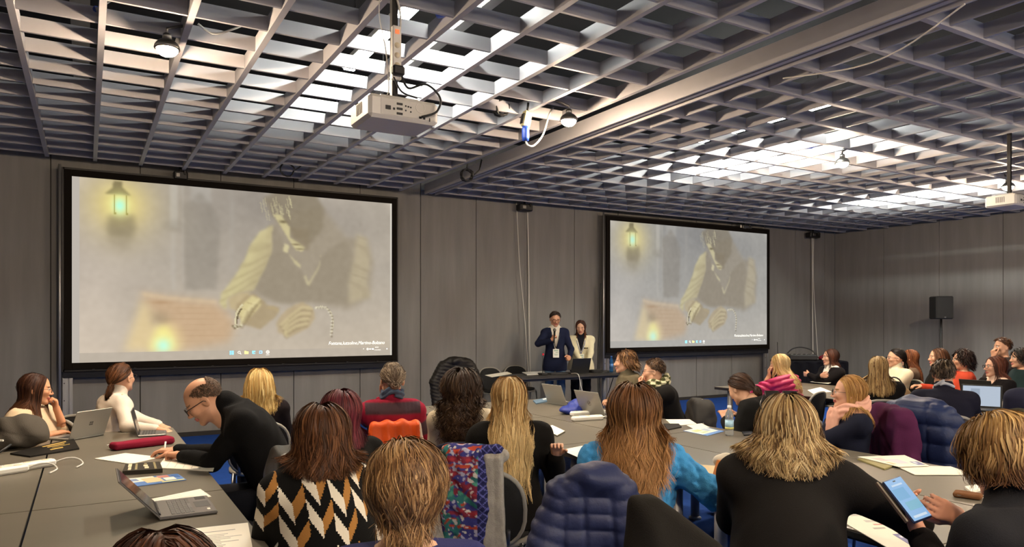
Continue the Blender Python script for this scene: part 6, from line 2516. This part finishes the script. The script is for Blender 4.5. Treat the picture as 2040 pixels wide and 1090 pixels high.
q = on_plane(1928, 992)
V, F = surface(lambda P: d_box(P, (0, 0, .014), (.060, .038, .013), .010) + folds(P, .0015, 60, 72), [-.08, -.06, -.01], [.08, .06, .05], .005)
o = empty('wallet', (q.x, q.y, TZ), 70)
tag(o, 'brown leather wallet on the table beside the dark jacket', 'wallet')
link('leather', np_mesh('leather', V, F, np.tile(np.array(lin('#6e4a30')), (len(V), 1))), M_CLOTH, o)
MB().box((.0, -.035, .014), (.10, .004, .006)).build('zip', M_STEEL, o)
sheet('folded white tissue behind the brown wallet', [(1922, 974), (1950, 968), (1962, 976), (1934, 984)], 'tissue', 'tissue', th=.012, z=TZ)

# phone held in the hands
pp = spot(1806, 995, 2.375)
r = empty('smartphone', pp)
tag(r, 'smartphone with a bright blue screen held in two hands', 'phone')
ex = Vector((math.cos(YAW), -math.sin(YAW), 0))
nrm = (Vector((0, 0, EYE)) - pp).normalized() * .75 + Vector((.25, -.30, .55))
nrm.normalize()
up = Vector((-.30 * math.cos(YAW) + .45 * math.sin(YAW), .30 * math.sin(YAW) + .45 * math.cos(YAW), .75))
up = (up - nrm * up.dot(nrm)).normalized()
sd = up.cross(nrm)
RP = Matrix((sd, up, nrm)).transposed()
MB().box((0, 0, 0), (.074, .158, .011), RP, bev=.004).build('case', mat('phone_case_blue', '#1a2440', rough=.4), r)
MB().box(RP @ Vector((0, 0, .0060)), (.066, .148, .001), RP).build('display', mat('phone_display', '#101418', emit='#8fbce8', estr=.9), r)
for (a, b, w, h, c) in ((0, .052, .04, .006, '#cfe4f8'), (-.008, .02, .045, .04, '#7fb6e0'), (.006, -.025, .05, .03, '#86c0d8'), (0, -.062, .05, .008, '#dcebf8')):
    MB().box(RP @ Vector((a, b, .0067)), (w, h, .0004), RP).build('icon', mat('phone_ui_' + c.strip('#'), '#101418', emit=c, estr=.85), r)
MB().box(RP @ Vector((0, .066, .0068)), (.010, .004, .0004), RP).build('camera_hole', M_BLACK, r)
MB().box(RP @ Vector((-.048, .01, -.008)), (.006, .150, .12 * .1), RP).build('flip_cover', mat('flip_cover', '#6a5a4a', rough=.6), r)

# pen in the writing hand, microphone in the speaker's hand
a, b = spot(325, 914, 4.58), spot(330, 880, 4.62)
o = empty('pen', a)
tag(o, 'white pen held upright in the writing hand', 'pen')
MB().tube([(0, 0, 0), (b - a) * .12, b - a], [.001, .005, .0055], 10).build('barrel', M_WHITE, o)
a, b = spot(1105, 655, 11.72), spot(1104, 684, 11.66)
r = empty('microphone', b)
tag(r, 'black handheld microphone at the mouth of the speaking man', 'microphone')
v = a - b
MB().tube([(0, 0, 0), v * .25, v * .8], [.010, .013, .017], 12).build('handle', M_BLACK, r)
dn = v.normalized().to_track_quat('Z', 'Y').to_matrix()
MB().lathe([(.016, 0), (.025, .012), (.027, .030), (.020, .048), (.005, .056)], v * .8, 16, dn).build('grille', mat('mic_grille', '#6b675f', rough=.5, metal=.5), r)

# gooseneck microphone and small gear on the presenters table
q = Vector((6.05, 9.42, .77))
r = empty('desk_microphone', q)
tag(r, 'gooseneck desk microphone with a red tip', 'microphone')
MB().box((0, 0, .018), (.11, .13, .034), bev=.008).build('base', M_BLACK, r)
MB().tube([(0, 0, .03), (0, .01, .16), (.01, .0, .30)], .005, 8).build('gooseneck', M_BLACK, r)
MB().lathe([(.004, 0), (.013, .006), (.015, .02), (.010, .034), (.002, .038)], (.01, 0, .30), 14).build('capsule', mat('red_tip', '#a01828', emit='#c01828', estr=.5), r)


def cable(pts, label, m, r=.006, name='cable', cat='cable', kids=None):
    c = Vector(pts[0])
    P = [Vector(p) - c for p in pts]
    out = []
    for i in range(len(P) - 1):
        p0, p1, p2, p3 = P[max(0, i - 1)], P[i], P[i + 1], P[min(len(P) - 1, i + 2)]
        for k in range(6):
            t = k / 6
            out.append(.5 * ((2 * p1) + (p2 - p0) * t + (2 * p0 - 5 * p1 + 4 * p2 - p3) * t * t + (3 * p1 - p0 - 3 * p2 + p3) * t ** 3))
    out.append(P[-1])
    o = MB().tube(out, r, 6).build(name, m, None, c)
    tag(o, label, cat)
    return o


def small_box(loc, size, phi, label, name, cat, m, parts=()):
    r = empty(name, loc, phi)
    tag(r, label, cat)
    MB().box((0, 0, size[2] / 2), size, bev=min(size) * .15).build('housing', m, r)
    for (c, s, mm, nm) in parts:
        MB().box(c, s, bev=min(s) * .2).build(nm, mm, r)
    return r


small_box((6.35, 9.45, .77), (.30, .14, .02), 6, 'dark keyboard shaped receiver beside the black laptop', 'receiver', 'receiver', M_BLACK, [((0, 0, .021), (.26, .10, .004), M_KEY, 'key_panel')])
small_box((7.12, 9.50, .77), (.22, .14, .045), -8, 'small black sound mixer at the end of the presenters table', 'sound_mixer', 'mixer', M_BLACK, [((x, y, .047), (.012, .012, .008), M_STEEL, 'knob') for x in (-.07, -.03, .01, .05) for y in (-.03, .02)])
cable([(7.02, 9.45, .79), (6.95, 9.32, .785), (7.08, 9.22, .782), (7.22, 9.26, .784), (7.28, 9.40, .79)], 'black cable looped beside the sound mixer', M_CABLE_B)
cable([(6.50, 9.30, .785), (6.52, 9.14, .78), (6.53, 9.08, .60), (6.62, 9.02, .25), (6.75, 8.95, .012)], 'white cable falling over the front edge of the presenters table', M_CABLE_W, .006)
cable([(7.58, 9.55, .79), (7.66, 9.7, .70), (7.72, 9.95, .35), (7.80, 10.3, .012)], 'black cable falling from the presenters table end', M_CABLE_B, .008)

# hand bag on the side table
r = empty('handbag', (7.55, 4.72, TZ), 30)
tag(r, 'tan handbag with a curved handle on the side table', 'bag')
V, F = surface(lambda P: smax(d_ell(P, (0, 0, .07), (.18, .09, .10)) + folds(P, .010, 24, 81), .003 - P[:, 2], .006), [-.24, -.14, -.01], [.24, .14, .22], .010)
link('bag_body', np_mesh('bag_body', V, F, np.tile(np.array(lin('#8c7458')), (len(V), 1))), M_CLOTH, r)
MB().tube([(.10 * math.cos(a), 0, .13 + .12 * math.sin(a)) for a in [k * math.pi / 10 for k in range(11)]], .008, 8).build('handle', M_BLACK, r)
backpack((8.25, 3.35, TZ), 60, 'black bag with white paper on the outer side table', '#171514', .55, 'shoulder_bag')
q = spot(158, 838, 6.25)
backpack((q.x, q.y, .47), 30, 'navy backpack on the chair between the cream top and the ponytail', '#23273a', .95)
chair(q.x, q.y, 0, 'empty chair under the navy backpack')

# ------------------------------------------------------------------ projectors, loudspeaker, wall boxes, cables
M_PROJ = mat('projector_white', '#d6d2ca', rough=.45)


def projector(x, y, z, phi, label, strip=True):
    r = empty('projector', (x, y, z), phi)
    tag(r, label, 'projector')
    MB().box((0, 0, 0), (.40, .32, .125), bev=.018).build('body', M_PROJ, r)
    MB().box((.02, -.1605, .0), (.31, .004, .085), bev=.001).build('port_panel', mat('projector_panel', '#c2beb6', rough=.5), r)
    for (px_, pz, w, h) in ((-.095, -.005, .030, .022), (-.062, -.008, .012, .012), (-.03, .022, .034, .012), (-.03, -.004, .034, .012), (-.03, -.03, .034, .012), (.005, .016, .008, .008), (.02, .014, .008, .008),
                            (.034, .012, .008, .008), (.005, -.008, .008, .008), (.034, -.012, .008, .008), (.09, -.035, .014, .012), (.112, -.036, .014, .012), (.145, -.04, .006, .02)):
        MB().box((px_, -.1635, pz), (w, .004, h), bev=.001).build('port', M_BLACK, r)
    pts = [(.09 + .026 * math.cos(a), -.163, .018 + .026 * math.sin(a)) for a in [k * math.pi / 8 for k in range(17)]]
    MB().tube(pts, .002, 6, cap=False).build('speaker_ring', M_PROJ, r)
    for k in range(5):
        MB().box((-.2015, -.04 + .02 * k, .01), (.003, .008, .06)).build('vent', mat('projector_vent', '#8f8b84', rough=.6), r)
    MB().tube([(.06, .155, 0), (.06, .185, 0)], .045, 18).build('lens', M_BLACK, r)
    MB().box((0, 0, .078), (.22, .18, .012)).build('mount_plate', M_STEEL, r)
    MB().box((0, 0, (GZ + .15 - z) / 2 + .08), (.034, .034, GZ + .15 - z)).build('mount_pole', M_DARK, r)
    if strip:
        MB().box((0, -.035, .34), (.052, .030, .30), bev=.006).build('power_strip', M_WHITE, r)
        MB().box((0, -.052, .455), (.024, .006, .024), bev=.002).build('switch', mat('neon_switch', '#d86a40', emit='#ff7a48', estr=.9), r)
        for k in range(3):
            MB().lathe([(.016, 0), (.016, .002)], (0, -.05, .27 + .055 * k), 12, eul(rx=90)).build('socket', M_PAPERC, r)
        MB().box((0, -.065, .235), (.07, .04, .055), bev=.01).build('plug', M_BLACK, r)
        MB().tube(smooth([(.02, -.06, .22), (.05, -.09, .14), (.12, -.17, .15), (.19, -.20, .08), (.17, -.20, .0), (.09, -.18, -.035)]), .006, 8).build('cord', M_CABLE_B, r)
        MB().tube(smooth([(-.02, -.05, .20), (.02, -.07, .12), (.10, -.10, .09)]), .005, 8).build('cord', M_CABLE_B, r)
        MB().tube(smooth([(-.10, -.05, .08), (-.05, -.05, .12), (-.055, -.02, .35), (-.08, .02, .6), (-.03, .02, GZ - z)]), .003, 6).build('cord', M_CABLE_W, r)
        MB().tube(smooth([(.025, -.03, .48), (.02, -.03, .60), (-.05, .0, .85), (-.06, .0, GZ - z + .05)]), .006, 8).build('cord', M_CABLE_W, r)
    return r


projector(1.48, 3.84, 2.745, 0, 'white projector hanging on a pole below the grid with a power strip')
projector(8.83, 4.18, 2.92, 0, 'white projector cut by the frame edge near the side wall', strip=False)

r = empty('loudspeaker', (14.25, 7.95, 1.64), 215)
tag(r, 'black loudspeaker on a stand against the side wall', 'loudspeaker')
MB().box((0, 0, .22), (.32, .30, .44), bev=.02).build('cabinet', M_BLACK, r)
MB().box((0, .152, .22), (.29, .006, .41), bev=.002).build('grille', mat('speaker_grille', '#1c1b1a', rough=.8), r)
MB().box((0, .157, .035), (.03, .004, .02)).build('badge', M_STEEL, r)
st = empty('speaker_stand', (14.25, 7.95, 0))
tag(st, 'black tripod stand under the loudspeaker', 'stand')
MB().tube([(0, 0, .25), (0, 0, 1.64)], .019, 12).build('pole', M_BLACK, st)
MB().lathe([(.035, .78), (.035, .86)], n=12).build('collar', M_BLACK, st)
for k in range(3):
    a = 2 * math.pi * k / 3
    MB().tube([(.02 * math.cos(a), .02 * math.sin(a), .82), (.45 * math.cos(a), .45 * math.sin(a), .012)], .012, 8).build('leg', M_BLACK, st)

# black mixer table near the corner
r = empty('draped_table', (11.9, 9.15, 0), 35)
tag(r, 'black cloth covered table with sound gear near the corner', 'table')
V, F = surface(lambda P: d_box(P, (0, 0, .43), (.62, .36, .43), .02) + np.where(P[:, 2] < .82, .012 * np.sin(P[:, 0] * 30 + 4 * P[:, 1]) + .010 * np.sin(P[:, 1] * 34), 0), [-.75, -.48, -.02], [.75, .48, .95], .022)
link('black_cloth', np_mesh('black_cloth', V, F, np.tile(np.array(lin('#0f0f14')), (len(V), 1))), M_CLOTH, r)
small_box((11.72, 9.18, .865), (.52, .40, .10), 35, 'black sound desk with knobs on the draped table', 'sound_desk', 'sound desk', M_BLACK,
          [((x * .06 - .2, y * .07 - .10, .105), (.018, .018, .014), M_STEEL if (x + y) % 3 == 0 else M_KEY, 'knob') for x in range(8) for y in range(4)])
cable([(11.5, 9.3, .99), (11.6, 9.25, 1.08), (11.8, 9.2, 1.10), (11.95, 9.1, 1.04), (12.0, 9.0, .90)], 'black cable arched over the sound desk', M_CABLE_B, .012)
cable([(11.42, 9.45, .87), (11.41, 9.45, 1.02), (11.40, 9.45, 1.20)], 'thin black aerial at the sound desk', M_CABLE_B, .006, 'aerial', 'aerial')
V, F = surface(lambda P: smax(d_ell(P, (0, 0, .03), (.22, .13, .06)) + folds(P, .012, 30, 91), .002 - P[:, 2], .004), [-.3, -.2, -.01], [.3, .2, .15], .012)
o = link('red_cloth', np_mesh('red_cloth', V, F, np.tile(np.array(lin('#6a1420')), (len(V), 1))), M_CLOTH, None, (12.22, 8.95, .865))
tag(o, 'dark red cloth heaped on the draped table', 'cloth')

cable([(6.48, 10.93, GZ + .02), (6.52, 10.9, 2.6), (6.60, 10.85, 1.6), (6.66, 10.8, .35), (6.66, 10.78, .02)], 'thin white cable slanting down the front wall', M_CABLE_W, .007)
cable([(6.70, 10.93, GZ + .02), (6.71, 10.9, 2.4), (6.70, 10.86, 1.2), (6.70, 10.8, .02)], 'straight white cable hanging down the front wall', M_CABLE_W, .011)
cable([(14.36, 10.93, GZ + .02), (14.36, 10.92, 2.0), (14.36, 10.9, .02)], 'straight grey cable beside the second screen', M_CABLE_W, .012)
cable([(14.42, 10.93, GZ), (14.40, 10.92, 2.4), (14.60, 10.9, .02)], 'slanting grey cable beside the second screen', M_CABLE_W, .009)
cable([(8.22, 10.80, 2.3), (8.20, 10.80, 1.6), (8.12, 10.75, .9), (8.02, 10.6, .02)], 'black cable running down beside the second screen frame', M_CABLE_B, .014)
cable([(1.00, 5.57, GZ + .12), (.80, 5.60, GZ + .02), (.68, 5.58, GZ + .06)], 'pale cable sagging beside the first warm lamp', M_CABLE_W, .008)
p0, p1, p2, p3 = on_plane(1922, 8, 3.6), on_plane(1800, 95, 3.56), on_plane(1700, 135, 3.56), on_plane(1560, 156, GZ)
cable([p0, p1, p2, p3], 'long thin white cable sagging under the grid beams', M_CABLE_W, .006)


def loops(px, py, z, rad, label, n=3):
    q = on_plane(px, py, z)
    pts = []
    for k in range(n * 12 + 1):
        a = 2 * math.pi * k / 12
        pts.append(Vector((rad * math.cos(a) * (1 + .1 * math.sin(k)), .04 * math.sin(k * .7), rad * math.sin(a) * .9)))
    o = empty('cable_coil', q)
    tag(o, label, 'cable')
    MB().tube(pts, .010, 6).build('coil', M_CABLE_B, o)
    MB().tube([(0, 0, rad * .9), (.02, 0, GZ + .1 - z)], .010, 6).build('lead', M_CABLE_B, o)
    MB().tube([(rad, 0, 0), (rad * 2.2, 0, rad), (rad * 2.6, 0, GZ + .1 - z)], .010, 6).build('lead', M_CABLE_B, o)
    return o


loops(930, 349, 3.52, .085, 'black cable coil hanging from the grid near the front wall')
loops(998, 216, 3.70, .08, 'black cable coil tucked into the grid near the hanging blue plug', 4)
loops(572, 338, 3.62, .10, 'black cable loop under the far grid edge above the large screen', 1)

# hanging blue plug
q = on_plane(1047, 262, 3.42)
r = empty('hanging_plug', q)
tag(r, 'blue industrial plug hanging from the grid on a white cable', 'plug')
MB().lathe([(.030, -.09), (.036, -.06), (.036, .02), (.028, .05)], n=16).build('plug_body', M_BLUE, r)
MB().box((.01, .0, .12), (.085, .06, .15), eul(ry=12), bev=.01).build('socket_box', mat('socket_cream', '#cbbf8e', rough=.5), r)
MB().box((-.035, .0, .12), (.012, .05, .10), eul(ry=12), bev=.002).build('socket_cover', M_DARK, r)
MB().tube(smooth([(0, 0, -.09), (.03, 0, -.13), (.10, 0, -.12), (.20, 0, .0), (.27, .0, .20), (.33, .02, GZ - 3.42 + .05)]), .009, 8).build('cord', M_CABLE_W, r)
MB().tube([(.02, 0, .19), (.03, 0, GZ - 3.42 + .05)], .012, 8).build('hanger', M_DARK, r)
for (px, py, lab) in ((178, 27, 'blue plug lying in the grid above the first warm lamp'), (893, 22, 'blue plug in the grid beside the strip light'), (1612, 291, 'blue plug in the grid above the second screen')):
    q = on_plane(px, py, GZ + .09)
    r = empty('blue_plug', q, 60)
    tag(r, lab, 'plug')
    MB().tube([(-.09, 0, 0), (.03, 0, 0), (.09, 0, .01)], [.030, .034, .024], 12).build('plug_body', M_BLUE, r)
    MB().tube(smooth([(.09, 0, .01), (.22, .03, .06), (.40, .02, .03)]), .009, 8).build('cord', M_CABLE_W, r)
q = on_plane(1000, 145, GZ + .10)
r = empty('red_connector', q)
tag(r, 'red connector with a pale lead in the grid', 'connector')
MB().box((0, 0, 0), (.09, .05, .05), bev=.01).build('shell', mat('red_plastic', '#9a2026', rough=.4), r)
MB().tube(smooth([(.04, 0, 0), (.12, .02, .05), (.2, .02, .02)]), .008, 8).build('cord', M_CABLE_W, r)
for (x, z, lab, w) in ((1.10, 3.52, 'small black box under the grid above the large screen', .18), (6.60, 3.52, 'black junction box at the head of the white wall cables', .26),
                       (12.05, 3.52, 'pale bracket at the wall top beside the second screen', .34), (14.30, 3.50, 'black junction box near the room corner', .34)):
    r = small_box((x, 10.86, z), (w, .16, .12), 0, lab, 'junction_box', 'box', M_BLACK if 'black' in lab else M_STEEL, [((-w * .2, -.085, .06), (w * .25, .012, .05), M_STEEL, 'cover_plate'), ((w * .28, -.08, .10), (.03, .03, .06), M_DARK, 'cable_gland')])
    MB().tube([(0, 0, .10), (0, 0, GZ + .08 - z)], .02, 8).build('hanger', M_DARK, r)

for o in (CHAIR, CHAIR_N):
    if not used_chair.get(o.name):
        for ch in list(o.children):
            bpy.data.objects.remove(ch)
        bpy.data.objects.remove(o)
